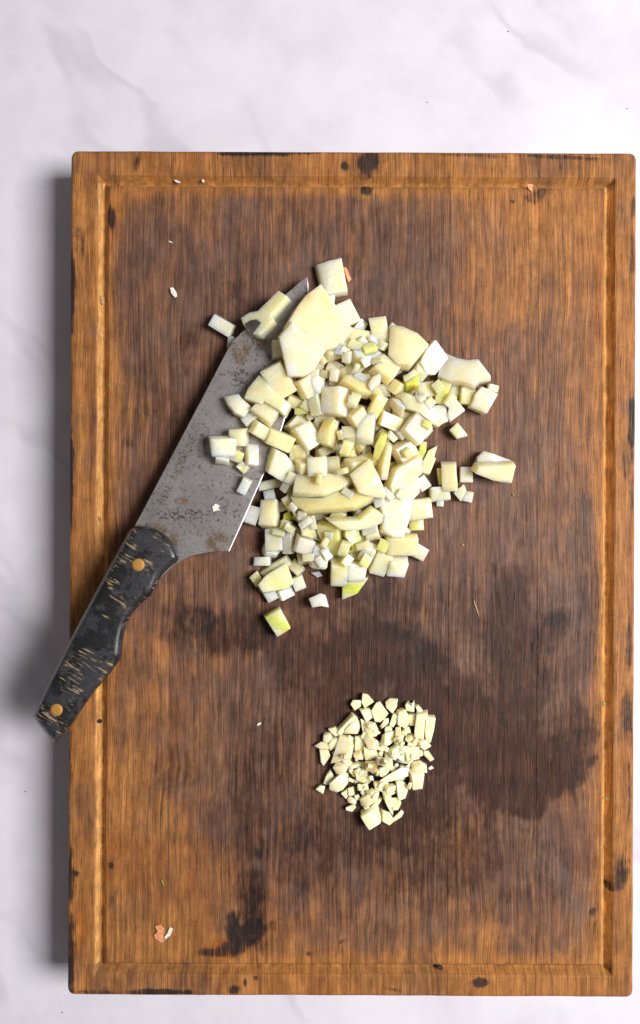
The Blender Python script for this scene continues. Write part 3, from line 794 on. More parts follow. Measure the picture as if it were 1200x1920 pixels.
 ('d8', P(6, 345,660, 450,628, 515,700, 500,855, 425,875), 26, 'c', {}, None),
 ('d11', P(6, 560,600, 672,615, 682,830, 640,935, 528,935, 508,830, 530,700), 28, 'y', dict(bend=.2), None),
 ('d7a', P(6, 95,600, 220,528, 315,620, 345,680, 200,755, 150,875, 75,700), 28, 'c', {}, None),
 ('d7b', P(6, 188,720, 330,658, 445,840, 420,955, 350,1012, 228,922), 34, 'w', dict(lift=3, bend=.2), 'big smooth onion block left of the centre of the heap'),
 ('d12a', P(6, 578,160, 690,58, 745,120, 692,235, 650,265), 26, 'c', {}, None),
 ('d12b', P(6, 695,50, 822,18, 842,120, 812,192, 728,172), 26, 'y', {}, None),
 ('d13b', P(6, 810,182, 1000,88, 1065,130, 1042,205, 845,195), 24, 'y', {}, None),
 ('d13', P(6, 695,285, 715,208, 1000,188, 1065,280, 1005,405, 870,402, 800,352), 28, 'y', dict(bend=.15), 'broad yellowish onion slice in the upper middle of the heap'),
 ('d10', P(6, 560,248, 690,320, 802,400, 812,520, 742,585, 558,582, 548,480), 32, 'w', dict(lift=2), 'pale triangular onion chunk above a dark gap in mid heap'),
 ('d14', P(6, 788,470, 860,418, 972,570, 922,722, 850,755, 748,620), 28, 'c', {}, None),
 ('d17', P(6, 735,945, 870,935, 915,1065, 780,1068), 24, 'y', {}, None),
 ('d16', P(6, 725,820, 830,768, 922,788, 905,935, 728,945), 28, 'c', {}, None),
 ('d15', P(6, 930,610, 1080,588, 1132,680, 1092,890, 920,902, 908,780), 34, 'w', dict(lift=4), 'bright oblong onion dice near the centre of the heap'),
 ('d20', P(9, 465,150, 600,78, 635,362, 465,345), 26, 'c', {}, None),
 ('d21', P(9, 608,60, 850,168, 832,300, 680,375, 615,300), 26, 'c', {}, None),
 ('d19', P(9, 240,90, 410,88, 462,335, 240,338, 223,220), 32, 'w', dict(lift=4, bend=.2), 'whitest square onion dice just above the boat-shaped slice'),
 ('f5', P(3, 395,600, 500,568, 515,690, 430,690), 20, 'c', {}, None),
 ('b7', P(2, 1065,440, 1142,520, 1090,605, 940,592), 22, 't', {}, None),
 ('b2', P(2, 615,160, 720,170, 772,250, 720,315, 635,285), 22, 'w', {}, None),
 ('b3', P(2, 740,300, 905,228, 1037,430, 1000,522, 880,522, 775,490), 30, 'w', {}, 'white onion dice on the heap top, right of the biggest slab'),
 ('f1', P(3, 298,270, 430,168, 522,240, 542,450, 432,592, 348,500), 34, 'c', dict(bend=.25), 'upright two-faced onion chunk at the upper edge of the heap'),
 ('f4', P(3, 110,750, 150,558, 300,508, 424,600, 342,742, 180,852), 32, 'w', dict(lift=1), 'thick pale onion block between the biggest slab and the domed chunk'),
 ('b6', P(2, 635,780, 900,598, 1192,618, 1152,722, 1060,722, 960,832, 900,872, 680,942, 615,880), 26, 'y', dict(bend=.25), 'long tapering onion slice running right from under the biggest slab'),
 ('f6', P(3, 375,690, 500,678, 675,790, 580,882, 440,925, 345,850), 28, 'c', {}, None),
 ('f7', P(3, 455,875, 430,965, 350,1055, 318,1000, 378,900), 18, 'w', {}, None),
 ('f10', P(3, 575,1000, 660,928, 765,980, 705,1055, 595,1055), 24, 'y', {}, None),
 ('f9', P(3, 695,895, 820,868, 892,940, 842,1022, 715,985), 24, 'g', dict(green=1.0), 'green-yellow onion piece below the domed chunk'),
 ('f8', P(3, 798,770, 880,738, 945,830, 905,955, 775,900), 26, 'w', dict(green=.2), None),
 ('f2c', P(3, 528,325, 575,268, 675,350, 600,372), 20, 'w', {}, None),
 ('f2', P(3, 535,345, 670,350, 832,436, 945,580, 745,810, 600,795, 505,690), 34, 'c', dict(bend=.22, lift=4), 'broad domed onion chunk at the upper right of the heap'),
 ('f3', P(3, 925,570, 1025,468, 1177,660, 1015,852, 920,845, 855,720), 30, 'w', dict(lift=1), 'white square onion slab between the domed chunk and the scalloped arc'),
 ('f16', P(4, 410,470, 525,485, 462,632, 355,632), 22, 'y', {}, None),
 ('f17', P(4, 515,500, 665,520, 662,702, 530,722, 493,640), 26, 'y', {}, None),
 ('f14', P(4, 300,425, 405,480, 362,600, 325,700, 215,685, 250,470), 24, 'g', dict(green=.6), 'yellow-green onion bit under the left end of the scalloped arc'),
 ('f15', P(4, 365,143, 500,225, 620,262, 730,253, 862,440, 740,482, 680,542, 530,492, 410,477, 293,412, 330,230), 26, 'w', dict(concave=True, bend=.25, lift=3), 'long scalloped onion arc at the upper right edge of the heap'),
 ('f12', P(7, 798,210, 860,215, 878,350, 780,340, 735,270), 24, 'w', {}, None),
 ('f13', P(7, 895,350, 1062,338, 1085,512, 960,585, 875,440), 28, 'w', {}, None),
 ('f11', P(7, 535,270, 620,228, 760,308, 962,448, 1062,512, 960,588, 740,442, 600,392), 26, 'c', dict(bend=.25, lift=3), 'long pale onion strip running down to the right flank of the heap'),
 ('f23', P(7, 265,200, 370,218, 335,380, 200,475, 135,442, 195,330), 28, 'y', {}, None),
 ('f24', P(7, 345,385, 440,248, 485,240, 432,362, 402,465), 22, 'c', {}, None),
 ('f25', P(7, 440,328, 505,348, 587,430, 572,475, 478,402), 24, 'w', {}, 'tiny brilliant white onion sliver in the right middle of the heap'),
 ('f26', P(7, 275,460, 400,428, 562,480, 480,645, 325,602), 28, 'y', {}, None),
 ('f27', P(7, 425,640, 605,475, 565,685, 488,702), 28, 'w', {}, None),
 ('f28', P(7, 555,540, 680,468, 832,540, 882,620, 760,765, 640,802, 555,720), 32, 'w', dict(lift=3), 'large bright onion block on the right side of the heap'),
 ('f32', P(7, 325,640, 395,648, 372,760, 305,925, 248,922, 265,760), 22, 'g', dict(green=.45), 'yellow-green onion stick standing right of the central oblong dice'),
 ('f34', P(7, 455,800, 600,738, 722,860, 742,1000, 600,1082, 478,962), 28, 'c', {}, None),
 ('f35', P(7, 395,1000, 492,978, 482,1055, 395,1085), 20, 'g', dict(green=.9), 'small green onion fleck piece beside the pale stick'),
 ('f33', P(7, 338,750, 392,768, 384,1000, 372,1155, 298,1155, 298,1030), 24, 'c', dict(lift=3), 'slender pale onion stick pointing down toward the leaf-shaped slice'),
 ('f36', P(10, 378,380, 460,200, 722,58, 742,260, 600,362, 480,452, 400,505), 30, 'c', {}, 'wide pale onion piece above the bright white slab'),
 ('e2', P(9, 375,800, 620,825, 625,1000, 685,1112, 480,1125, 435,1000, 388,900), 30, 'g', dict(green=.25), 'dull yellow-green onion block beneath the long lower slice'),
 ('e8', P(12, 85,415, 240,385, 385,395, 240,445, 110,445), 14, 'g', dict(green=1.0), 'thin green onion strip at the bottom of the heap'),
 ('e5', P(9, 765,895, 882,940, 862,1085, 800,1095), 24, 'c', {}, None),
 ('e4', P(9, 612,900, 740,878, 802,1090, 750,1155, 690,1132, 606,980), 28, 'g', dict(green=1.0, lift=2), 'green-striped onion slice in the lower middle of the heap'),
 ('e6', P(9, 895,920, 1050,838, 1085,1000, 1040,1045, 898,1012), 28, 'c', {}, None),
 ('e17', P(12, 465,290, 560,278, 585,430, 480,495, 385,465), 28, 'w', {}, None),
 ('e3', P(9, 415,765, 750,755, 900,638, 1075,740, 1062,785, 900,852, 720,872, 560,862), 26, 'c', dict(bend=.2), 'cream onion slice just below the long lower slice'),
 ('e11', P(10, 635,820, 740,798, 817,870, 770,932, 640,925), 26, 'y', dict(green=.4), 'onion piece with a yellow-green tip on the right flank'),
 ('e10', P(10, 655,570, 860,553, 912,590, 880,682, 760,762, 660,822, 635,700), 28, 'c', {}, None),
 ('e12', P(10, 595,950, 782,950, 732,1082, 650,1182, 480,1172, 375,1060, 500,1000), 28, 'c', {}, None),
 ('d24', P(9, 45,560, 170,578, 300,622, 600,535, 1005,535, 962,622, 762,735, 230,762, 98,670), 26, 'y', dict(bend=.4, lift=2), 'long curved lower onion slice across the middle of the heap'),
 ('d22', P(9, 900,123, 1000,320, 1082,500, 1072,562, 900,535, 780,502, 686,300, 832,180), 26, 'c', dict(bend=.35, tilt=(.22,-.05)), 'leaf-shaped onion slice leaning on the right of the boat-shaped slice'),
 ('d23', P(9, 98,340, 450,338, 742,400, 600,512, 430,577, 260,572, 78,540), 26, 'c', dict(bend=.3), 'pale boat-shaped onion slice lying across the middle of the heap'),
 ('e9', P(10, 298,620, 480,468, 650,328, 732,258, 742,520, 662,602, 642,780, 560,1003, 440,1003, 328,932, 340,800), 30, 'w', dict(bend=.15, lift=2, tilt=(.05,0)), 'brightest white onion slab at the lower right of the heap'),
 # ---- the big slab at the top
 ('b4', P(2, 555,90, 795,425, 922,575, 765,790, 560,815, 250,700, 180,565, 290,370, 385,235), 32, 'c', dict(bend=.12, lift=6, tilt=(-.10,.02), brown=(560, 556, 40)), 'biggest curved onion slab with a browned edge beside the blade tip'),
 ('b5', P(2, 140,650, 280,490, 645,785, 515,1000, 400,1070, 235,1066), 22, 'w', dict(bend=.12, tilt=(.02,.06)), 'wide onion slab lapping the lower left of the biggest slab'),
]
REFS = {'b4': 'the biggest browned slab', 'f2': 'the broad domed chunk', 'f15': 'the scalloped arc', 'd23': 'the boat-shaped slice', 'd22': 'the leaf-shaped slice',
        'e9': 'the brightest white slab', 'e4': 'the green-striped slice', 'g11': 'the rounded white knob', 'd15': 'the bright oblong central dice', 'd7b': 'the big smooth block',
        'c11': 'the wedge overhanging the edge', 'c5a': 'the leftmost chunk on the blade', 'b10': 'the fan-shaped wedge', 'h5a': 'the greenish-cornered block', 'f28': 'the large bright right-hand block',
        'd13': 'the broad yellowish slice', 'f11': 'the long pale strip', 'g4': 'the tall faceted chunk', 'd10': 'the triangular chunk', 'e16': 'the green-edged leaf piece'}

GARLIC = [
 (1, P('G1', 855,90, 940,100, 1040,220, 890,325, 840,240), 12, {}, 'topmost pointed garlic bit of the pile'),
 (2, P('G1', 665,270, 700,200, 830,200, 830,300, 730,370), 12, {}, 'rounded garlic crumb just left of the topmost bit'),
 (4, P('G1', 300,665, 410,640, 470,720, 545,740, 420,782, 360,730), 9, {}, None),
 (6, P('G1', 220,760, 320,740, 362,820, 290,882, 213,850), 12, {}, None),
 (9, P('G1', 170,1000, 310,1005, 342,1090, 230,1252, 190,1200), 10, {}, None),
 (8, P('G1', 78,965, 180,903, 312,895, 322,1015, 180,1012), 9, {}, 'pointed garlic flake farthest to the left'),
 (43, P('G3', 103,520, 180,448, 262,460, 225,588), 10, {}, 'separate garlic crumb at the lower left tip'),
 (41, P('G3', 270,300, 340,208, 402,325, 380,332, 300,442, 228,420), 10, {}, None),
 (60, P('G3', 583,810, 720,748, 752,800, 690,882, 590,852), 10, {}, 'ragged garlic crumb at the lower left edge'),
 (46, P('G3', 635,318, 722,370, 700,412, 628,380), 8, {}, None),
 (47, P('G3', 730,380, 782,338, 792,392, 730,422), 7, {}, None),
 (19, P('G2', 278,230, 350,178, 477,188, 460,322, 390,417, 298,320), 10, {}, 'shield-shaped garlic bit at the top'),
 (20, P('G2', 598,280, 640,238, 700,290, 730,228, 747,270, 742,392, 618,372), 11, dict(concave=True), 'notched garlic bit at the upper right'),
 (21, P('G2', 758,300, 810,288, 895,390, 800,405), 10, {}, None),
 (34, P('G2', 898,1000, 960,1000, 1057,1140, 1000,1182, 898,1080), 11, {}, 'slanting garlic stick at the right edge'),
 (35, P('G2', 818,1000, 890,1008, 882,1092, 838,1112), 10, {}, None),
 (61, P('G3', 813,960, 950,888, 1060,868, 1122,960, 1137,1060, 950,1182, 880,1080), 20, dict(bend=.15), 'lowest and chunkiest garlic cube'),
 (70, P('G4', 238,840, 340,878, 392,960, 402,1042, 340,1092, 228,1030), 14, {}, None),
 (71, P('G4', 398,990, 540,858, 577,900, 542,962, 402,1052), 12, {}, 'oblong garlic bit right of the lowest cube'),
 (54, P('G3', 848,778, 940,788, 1015,870, 930,892), 10, {}, None),
 (55, P('G3', 988,800, 1140,648, 1172,680, 1050,852), 10, dict(green=.2), None),
 (56, P('G3', 508,580, 610,515, 614,640, 590,672), 10, {}, None),
 (57, P('G3', 618,500, 702,478, 712,622, 628,625), 12, {}, None),
 (59, P('G3', 718,618, 792,598, 822,682, 738,692), 10, {}, None),
 (58, P('G3', 598,700, 640,638, 752,700, 742,772, 620,742), 10, {}, None),
 (26, P('G2', 270,498, 332,488, 332,560, 230,662, 198,620), 11, {}, None),
 (28, P('G2', 268,650, 350,608, 392,680, 350,742, 268,732), 10, {}, None),
 (27, P('G2', 398,430, 472,438, 452,560, 410,632, 348,590), 13, {}, None),
 (23, P('G2', 655,430, 785,418, 765,605, 675,605), 11, dict(green=.2), None),
 (12, P('G1', 818,500, 890,538, 932,742, 858,742), 11, {}, None),
 (3, P('G1', 690,378, 772,460, 482,742, 428,680), 13, {}, 'straight garlic stick at the upper left'),
 (5, P('G1', 780,518, 802,620, 762,732, 558,742, 590,660, 680,560), 14, dict(bend=.2), None),
 (11, P('G1', 778,350, 960,348, 1002,470, 880,545), 12, {}, None),
 (14, P('G1', 1068,240, 1120,228, 1262,420, 1200,502, 1130,555, 1050,542, 988,370), 13, {}, 'broad jagged garlic piece below the shield-shaped bit'),
 (15, P('G1', 735,775, 862,758, 902,880, 852,1022, 728,1022), 12, {}, None),
 (17, P('G1', 718,1080, 850,1018, 872,1132, 760,1135), 9, {}, None),
 (18, P('G1', 865,960, 1050,998, 1135,1132, 900,1182), 11, {}, None),
 (7, P('G1', 358,830, 522,788, 482,922, 330,1022, 308,900), 12, {}, None),
 (13, P('G1', 888,538, 1050,558, 1112,742, 980,785), 14, dict(lift=2), 'bright white oblong garlic bit in the upper middle'),
 (16, P('G1', 868,780, 1000,775, 1132,900, 1102,1002, 1000,1012), 13, {}, None),
 (22, P('G2', 498,380, 600,348, 652,460, 645,600, 580,645, 478,602, 468,480), 14, dict(bend=.2), None),
 (25, P('G2', 928,468, 1082,488, 1052,680, 1002,882, 928,872, 912,700), 13, {}, 'tall garlic stick at the far right edge'),
 (24, P('G2', 788,420, 962,398, 962,442, 922,500, 902,822, 758,802, 748,700), 15, dict(lift=2), 'tall pale garlic slab left of the far right stick'),
 (31, P('G2', 578,638, 660,628, 695,722, 598,745), 12, {}, None),
 (29, P('G2', 238,780, 440,738, 442,862, 290,972, 198,962), 13, {}, None),
 (30, P('G2', 478,700, 560,678, 584,840, 552,935, 478,935), 13, {}, None),
 (32, P('G2', 588,800, 680,748, 802,800, 782,902, 720,905), 12, {}, None),
 (33, P('G2', 778,850, 900,828, 992,945, 860,992, 798,942), 13, {}, None),
 (36, P('G2', 298,1000, 480,928, 562,1030, 410,1142, 278,1092), 13, {}, None),
 (37, P('G2', 538,930, 820,948, 825,1142, 620,1184, 595,1050), 14, {}, 'broad smooth garlic slab right of the middle'),
 (38, P('G2', 408,1130, 570,1058, 605,1152, 520,1205), 11, {}, None),
 (40, P('G3', 618,100, 822,73, 812,132, 648,152), 9, {}, None),
 (39, P('G3', 428,100, 612,58, 632,152, 582,272, 478,252), 16, dict(bend=.2), 'rounded garlic lump below the long pale shard'),
 (10, P('G1', 530,798, 702,838, 722,960, 692,1152, 600,1182, 378,1252, 448,1050), 14, dict(bend=.2, lift=2), 'long pale garlic shard on the left side'),
 (44, P('G3', 688,210, 760,168, 852,178, 782,242), 9, {}, None),
 (45, P('G3', 778,240, 870,168, 932,240, 872,322, 808,312), 12, {}, None),
 (42, P('G3', 318,430, 420,328, 520,263, 602,310, 604,440, 530,522, 440,562, 318,542), 17, dict(bend=.25), 'fat garlic wedge at the lower left'),
 (49, P('G3', 828,98, 922,88, 914,172, 838,172), 12, {}, None),
 (51, P('G3', 788,330, 930,288, 1002,370, 900,442, 788,422), 12, dict(green=.15), None),
 (73, P('G4', 98,415, 222,438, 224,545, 108,505), 12, {}, None),
 (52, P('G3', 788,480, 920,438, 934,540, 850,642, 798,592), 13, {}, None),
 (53, P('G3', 848,650, 1000,508, 1122,560, 1124,640, 940,792, 858,782), 16, dict(bend=.2), 'smooth rounded garlic chunk above the lowest cube'),
 (72, P('G4', 258,58, 390,48, 404,172, 300,205), 13, {}, None),
 (48, P('G3', 918,58, 1092,38, 1094,252, 928,212), 15, dict(c='b', lift=2), 'rough tan-faced garlic cube in the middle'),
 (50, P('G3', 1098,158, 1180,148, 1262,210, 1192,332, 1098,292), 14, {}, None),
 (65, P('G4', 535,160, 690,178, 655,242, 555,235), 9, {}, None),
 (74, P('G4', 478,98, 600,98, 752,85, 690,145, 600,145), 9, {}, None),
 (63, P('G4', 648,230, 862,218, 852,502, 680,502, 658,350), 17, dict(bend=.15), 'square garlic slab at the lower right'),
 (62, P('G4', 718,80, 850,48, 952,110, 962,252, 860,202, 718,212), 14, dict(bend=.2), 'curved garlic piece above the square slab'),
 (76, P('G4', 248,428, 400,418, 434,522, 330,562, 238,522), 12, {}, None),
 (64, P('G4', 148,400, 320,288, 530,188, 652,220, 652,332, 420,392, 250,422), 13, dict(bend=.2), 'long garlic sliver reaching left from the square slab'),
 (69, P('G4', 368,660, 500,658, 532,742, 482,852, 398,862), 13, {}, None),
 (66, P('G4', 438,410, 560,418, 642,490, 592,682, 480,722, 458,560), 15, {}, 'chunky garlic piece below the square slab'),
 (67, P('G4', 328,580, 440,528, 482,600, 380,652), 12, {}, None),
 (68, P('G4', 228,560, 330,538, 392,860, 402,962, 340,882, 248,680), 12, dict(lift=2), 'thin curved garlic sliver running down to the lower edge'),
]
GREFS = {10: 'the long pale shard', 42: 'the fat lower-left wedge', 61: 'the lowest cube', 24: 'the tall pale slab', 63: 'the square slab', 48: 'the rough tan cube', 19: 'the shield-shaped bit',
         64: 'the long reaching sliver', 13: 'the bright oblong bit', 3: 'the straight upper-left stick', 37: 'the broad smooth slab', 14: 'the broad jagged piece', 68: 'the thin curved sliver', 53: 'the smooth rounded chunk'}


# ------------------------------------------------------------------ dropping pieces onto what lies below
HM0x, HM0y, HMS = 380, 470, 2.0
hm = np.zeros((int((1560 - HM0y) / HMS) + 20, int((1000 - HM0x) / HMS) + 20))
GYs, GXs = np.mgrid[0:hm.shape[0], 0:hm.shape[1]]
PXs, PYs = GXs * HMS + HM0x, GYs * HMS + HM0y
def raster(poly):
    x, y = PXs, PYs
    ins = np.zeros(x.shape, bool)
    m = len(poly)
    for i in range(m):
        x1, y1 = poly[i]; x2, y2 = poly[(i + 1) % m]
        if y1 == y2: continue
        c = ((y1 > y) != (y2 > y)) & (x < (x2 - x1) * (y - y1) / (y2 - y1) + x1)
        ins ^= c
    return ins
bladem = raster([(p.x, p.y) for p in outline])
bh = np.zeros_like(hm)
bh[bladem] = (np.vectorize(lambda x, y: kz(x, y))(PXs[bladem], PYs[bladem]) + THK) / M
blade_on = False

def rounded(poly, r, k=2):
    out = []
    m = len(poly)
    for i in range(m):
        a, b, c = Vector(poly[i - 1]), Vector(poly[i]), Vector(poly[(i + 1) % m])
        d1, d2 = (a - b), (c - b)
        r1 = min(r, d1.length * .4); r2 = min(r, d2.length * .4)
        s, e = b + d1.normalized() * r1, b + d2.normalized() * r2
        for t in range(k + 1):
            t /= k
            out.append((1 - t) ** 2 * s + 2 * t * (1 - t) * b + t * t * e)
    return out

def make_piece(name, mat, poly, T, base_rgb, green=0.0, bend=0.0, taper=0.0, under=False, concave=False, tilt=None, grow=1.0, rad=1.0, seed=0, lift=0.0, percentile=78, brown=None, layered=False, steep=1.0):
    rg = random.Random(seed * 7919 + 13)
    poly = [Vector(p) for p in poly]
    A = sum(poly[i - 1].x * poly[i].y - poly[i].x * poly[i - 1].y for i in range(len(poly)))
    if A < 0: poly = poly[::-1]
    # area centroid
    cx = cy = 0.0; A = 0.0
    for i in range(len(poly)):
        cr = poly[i - 1].x * poly[i].y - poly[i].x * poly[i - 1].y
        A += cr; cx += (poly[i - 1].x + poly[i].x) * cr; cy += (poly[i - 1].y + poly[i].y) * cr
    c = Vector((cx / (3 * A), cy / (3 * A)))
    poly = [c + (p - c) * grow for p in poly]
    msk = raster([(p.x, p.y) for p in poly])
    H_ = (hm if under else np.maximum(hm, bh)) if blade_on else hm
    if msk.sum() < 3:
        gx, gy = int((c.x - HM0x) / HMS), int((c.y - HM0y) / HMS)
        msk = np.zeros_like(hm, bool); msk[gy, gx] = True
    hs = H_[msk]; xs = PXs[msk] - c.x; ys = PYs[msk] - c.y
    sx = sy = 0.0
    if len(hs) > 8:
        Am = np.stack([xs, ys, np.ones_like(xs)], 1)
        sol = np.linalg.lstsq(Am, hs, rcond=None)[0]
        sx, sy = float(np.clip(sol[0] * .8, -.32, .32)), float(np.clip(sol[1] * .8, -.32, .32))
    if tilt is None:
        sx += steep * rg.uniform(-.26, .26) * (1 if hs.max() > 3 else .15); sy += steep * rg.uniform(-.26, .26) * (1 if hs.max() > 3 else .15)
    else:
        sx += tilt[0]; sy += tilt[1]
    resid = hs - (sx * xs + sy * ys)
    z0 = float(np.percentile(resid, percentile)) if hs.max() > 1 else float(max(0.0, np.max(resid)))
    z0 = max(z0, float(np.max(-(sx * xs + sy * ys)) if len(xs) else 0)) if hs.max() <= 1 else z0
    z0 += lift
    # outline in local layout units (y up)
    loc = [Vector((p.x - c.x, -(p.y - c.y))) for p in poly]
    if len(loc) and sum(loc[i - 1].x * loc[i].y - loc[i].x * loc[i - 1].y for i in range(len(loc))) < 0: loc = loc[::-1]
    rl = rounded([(p.x, p.y) for p in loc], rad)
    size = max(max(p.x for p in loc) - min(p.x for p in loc), max(p.y for p in loc) - min(p.y for p in loc))
    be = min(rad * .6, T * .12, size * .05)
    tx, ty = rg.uniform(-.35, .35) * taper * T, rg.uniform(-.35, .35) * taper * T
    bm = bmesh.new()
    def ring(scale, z, shx=0.0, shy=0.0):
        return [bm.verts.new((p.x * scale + shx, p.y * scale + shy, z)) for p in rl]
    st = 1.0 + rg.uniform(.0, .12) * min(1.0, T / 26.0) * (taper > 0)
    insc = 1 - 2.2 * be / size
    rings = [ring(st * (1 - 1.6 * be / size), 0, tx, ty), ring(st, be, tx * .95, ty * .95), *([ring((st + 1) / 2, T * .42, tx * .5, ty * .5), ring((st + 1) / 2 - 2.6 / size, T * .47, tx * .5, ty * .5), ring((st + 1) / 2, T * .52, tx * .5, ty * .5)] if layered else [ring((st + 1) / 2, T * .5, tx * .5, ty * .5)]), ring(1.0, T - be), ring(insc, T)]
    m = len(rl)
    if not concave:
        rings.append(ring(insc * .66, T)); rings.append(ring(insc * .33, T))
    for a, b in zip(rings[:-1], rings[1:]):
        for i in range(m): bm.faces.new((a[i], a[(i + 1) % m], b[(i + 1) % m], b[i]))
    f1 = bm.faces.new(rings[-1]); f2 = bm.faces.new(list(reversed(rings[0])))
    bmesh.ops.triangulate(bm, faces=[f1, f2])
    if not concave and rg.random() < 0.30 and T > 6:
        # a second slanting cut across the top
        an = rg.uniform(0, math.tau); fd = Vector((math.cos(an), math.sin(an)))
        ext = max(p.dot(fd) for p in loc)
        u0 = ext * rg.uniform(-.05, .40)
        bmesh.ops.bisect_plane(bm, geom=bm.verts[:] + bm.edges[:] + bm.faces[:], plane_co=(fd.x * u0, fd.y * u0, 0), plane_no=(fd.x, fd.y, 0))
        sl = min(rg.uniform(.15, .55), T * .5 / max(ext - u0, 1e-3))
        for v in bm.verts:
            u = v.co.x * fd.x + v.co.y * fd.y - u0
            if u > 0: v.co.z -= u * sl * min(1, v.co.z / T)
    if bend == 0: bend = rg.choice((1, 1, -1)) * rg.uniform(.02, .13)
    # principal axis for the bend of an onion layer
    arr = np.array([(p.x, p.y) for p in loc]); w_, ev = np.linalg.eigh(np.cov(arr.T))
    ax = Vector(ev[:, 1])
    L = size / 2
    ph = rg.uniform(0, 6)
    for v in bm.verts:
        u = v.co.x * ax.x + v.co.y * ax.y
        v.co.z += bend * T * (1 - (u / L) ** 2) if bend > 0 else bend * -T * ((u / L) ** 2)
        s_ = v.co.x * 0.16 + ph; t_ = v.co.y * 0.19 - ph
        amp = min(0.3, size * .008)
        v.co.x += amp * math.sin(t_ * 1.7 + v.co.z * .13); v.co.y += amp * math.sin(s_ * 1.5 + v.co.z * .11)
        if v.co.z > T * .6: v.co.z += amp * math.sin(s_ * 1.1) * math.cos(t_ * 1.2)
        v.co *= M
    bmesh.ops.recalc_face_normals(bm, faces=bm.faces)
    me = bpy.data.meshes.new(name); bm.to_mesh(me); bm.free()
    me.polygons.foreach_set('use_smooth', [True] * len(me.polygons))
    me.set_sharp_from_angle(angle=math.radians(38))
    if brown:
        bx, by, br = brown
        at = me.attributes.new('browned', 'FLOAT', 'POINT')
        at.data.foreach_set('value', [max(0.0, 1 - math.hypot(v.co.x / M + c.x - bx, -v.co.y / M + c.y - by) / br) for v in me.vertices])
    o = link(name, me, mat)
    z_mid = (z0 + T) * M
    o.location = W(c.x, c.y, z_mid)
    o.location.z = z0 * M + 0.00003
    nrm = Vector((-sx, sy, 1)).normalized()
    o.rotation_euler = Vector((0, 0, 1)).rotation_difference(nrm).to_euler()
    k = (H - z_mid) / H
    o.scale = (k, k, k)
    o.color = (*base_rgb, green)
    # what the next piece will land on
    newh = z0 + sx * (PXs - c.x) + sy * (PYs - c.y) + T
    hm[msk] = np.maximum(hm[msk], newh[msk])
    return o, c, z0, size

PAL = {'w': (0.94, 0.862, 0.69), 'y': (0.925, 0.748, 0.41), 't': (0.80, 0.755, 0.65), 'b': (0.70, 0.57, 0.30), 'c': (0.935, 0.797, 0.525), 'g': (0.79, 0.73, 0.34)}

def jitter(rgb, rg, a=0.035):
    k = 1 + rg.uniform(-a, a)
    return tuple(min(0.9, c * k * (1 + rg.uniform(-.015, .015))) for c in rgb)

KEEP = {'b4', 'b5', 'b6', 'b10', 'a2', 'd22', 'd23', 'd24', 'e9', 'e3', 'f11', 'f15', 'f2', 'e16', 'f31', 'f32', 'f33', 'f30', 'f14', 'f7', 'f24', 'f25', 'c1', 'c11', 'h5a', 'h1', 'h10',
        'd13', 'e4', 'e2', 'e8', 'f21', 'f45a', 'f45b', 'f3', 'f36', 'g12', 'a1b', 'h8', 'h9', 'g13', 'f2c', 'f42', 'e13', 'f19', 'f20'}
def fit_box(poly, rg, k=0.89):
    arr = np.array(poly); best = None
    for d in range(0, 90, 3):
        a = math.radians(d); R_ = np.array([[math.cos(a), math.sin(a)], [-math.sin(a), math.cos(a)]])
        q = arr @ R_.T; lo, hi = q.min(0), q.max(0); A = np.prod(hi - lo)
        if best is None or A < best[0]: best = (A, R_, (lo + hi) / 2, (hi - lo) / 2)
    _, R_, c_, h_ = best
    j = lambda: 1 + rg.uniform(-.09, .05)
    q = np.array([(-h_[0] * j(), -h_[1] * j()), (h_[0] * j(), -h_[1] * j()), (h_[0] * j(), h_[1] * j()), (-h_[0] * j(), h_[1] * j())]) * k + c_
    return [tuple(v) for v in (q @ R_)], float(min(h_) * 2)

placed = []      # key, object, centre, size, colour, label
def onion(row, seed, **kw):
    key_, poly, T, colr, opt, lab = row
    opt = dict(opt)
    rg = random.Random(seed)
    isolated = kw.pop('grow', 1.03)
    if key_ not in KEEP:
        poly, wmin = fit_box(poly, rg)
        T = min(max(wmin * rg.uniform(.70, .95), 14), 28)
        opt.setdefault('layered', rg.random() < .5); opt.setdefault('steep', 1.6)
        opt['bend'] = min(opt.get('bend', 0), .12)
        isolated = 1.0
    o, c, z0, size = make_piece('onion_piece', MAT_ONION, poly, T, jitter(PAL[colr], rg), taper=0.35, seed=seed, grow=isolated, **opt, **kw)
    placed.append([key_, o, c, size, colr, lab, poly])
    return o

# pieces that lie under the blade first
for i, row in enumerate(ONION_UNDER):
    onion(row, 100 + i, under=True)
blade_on = True

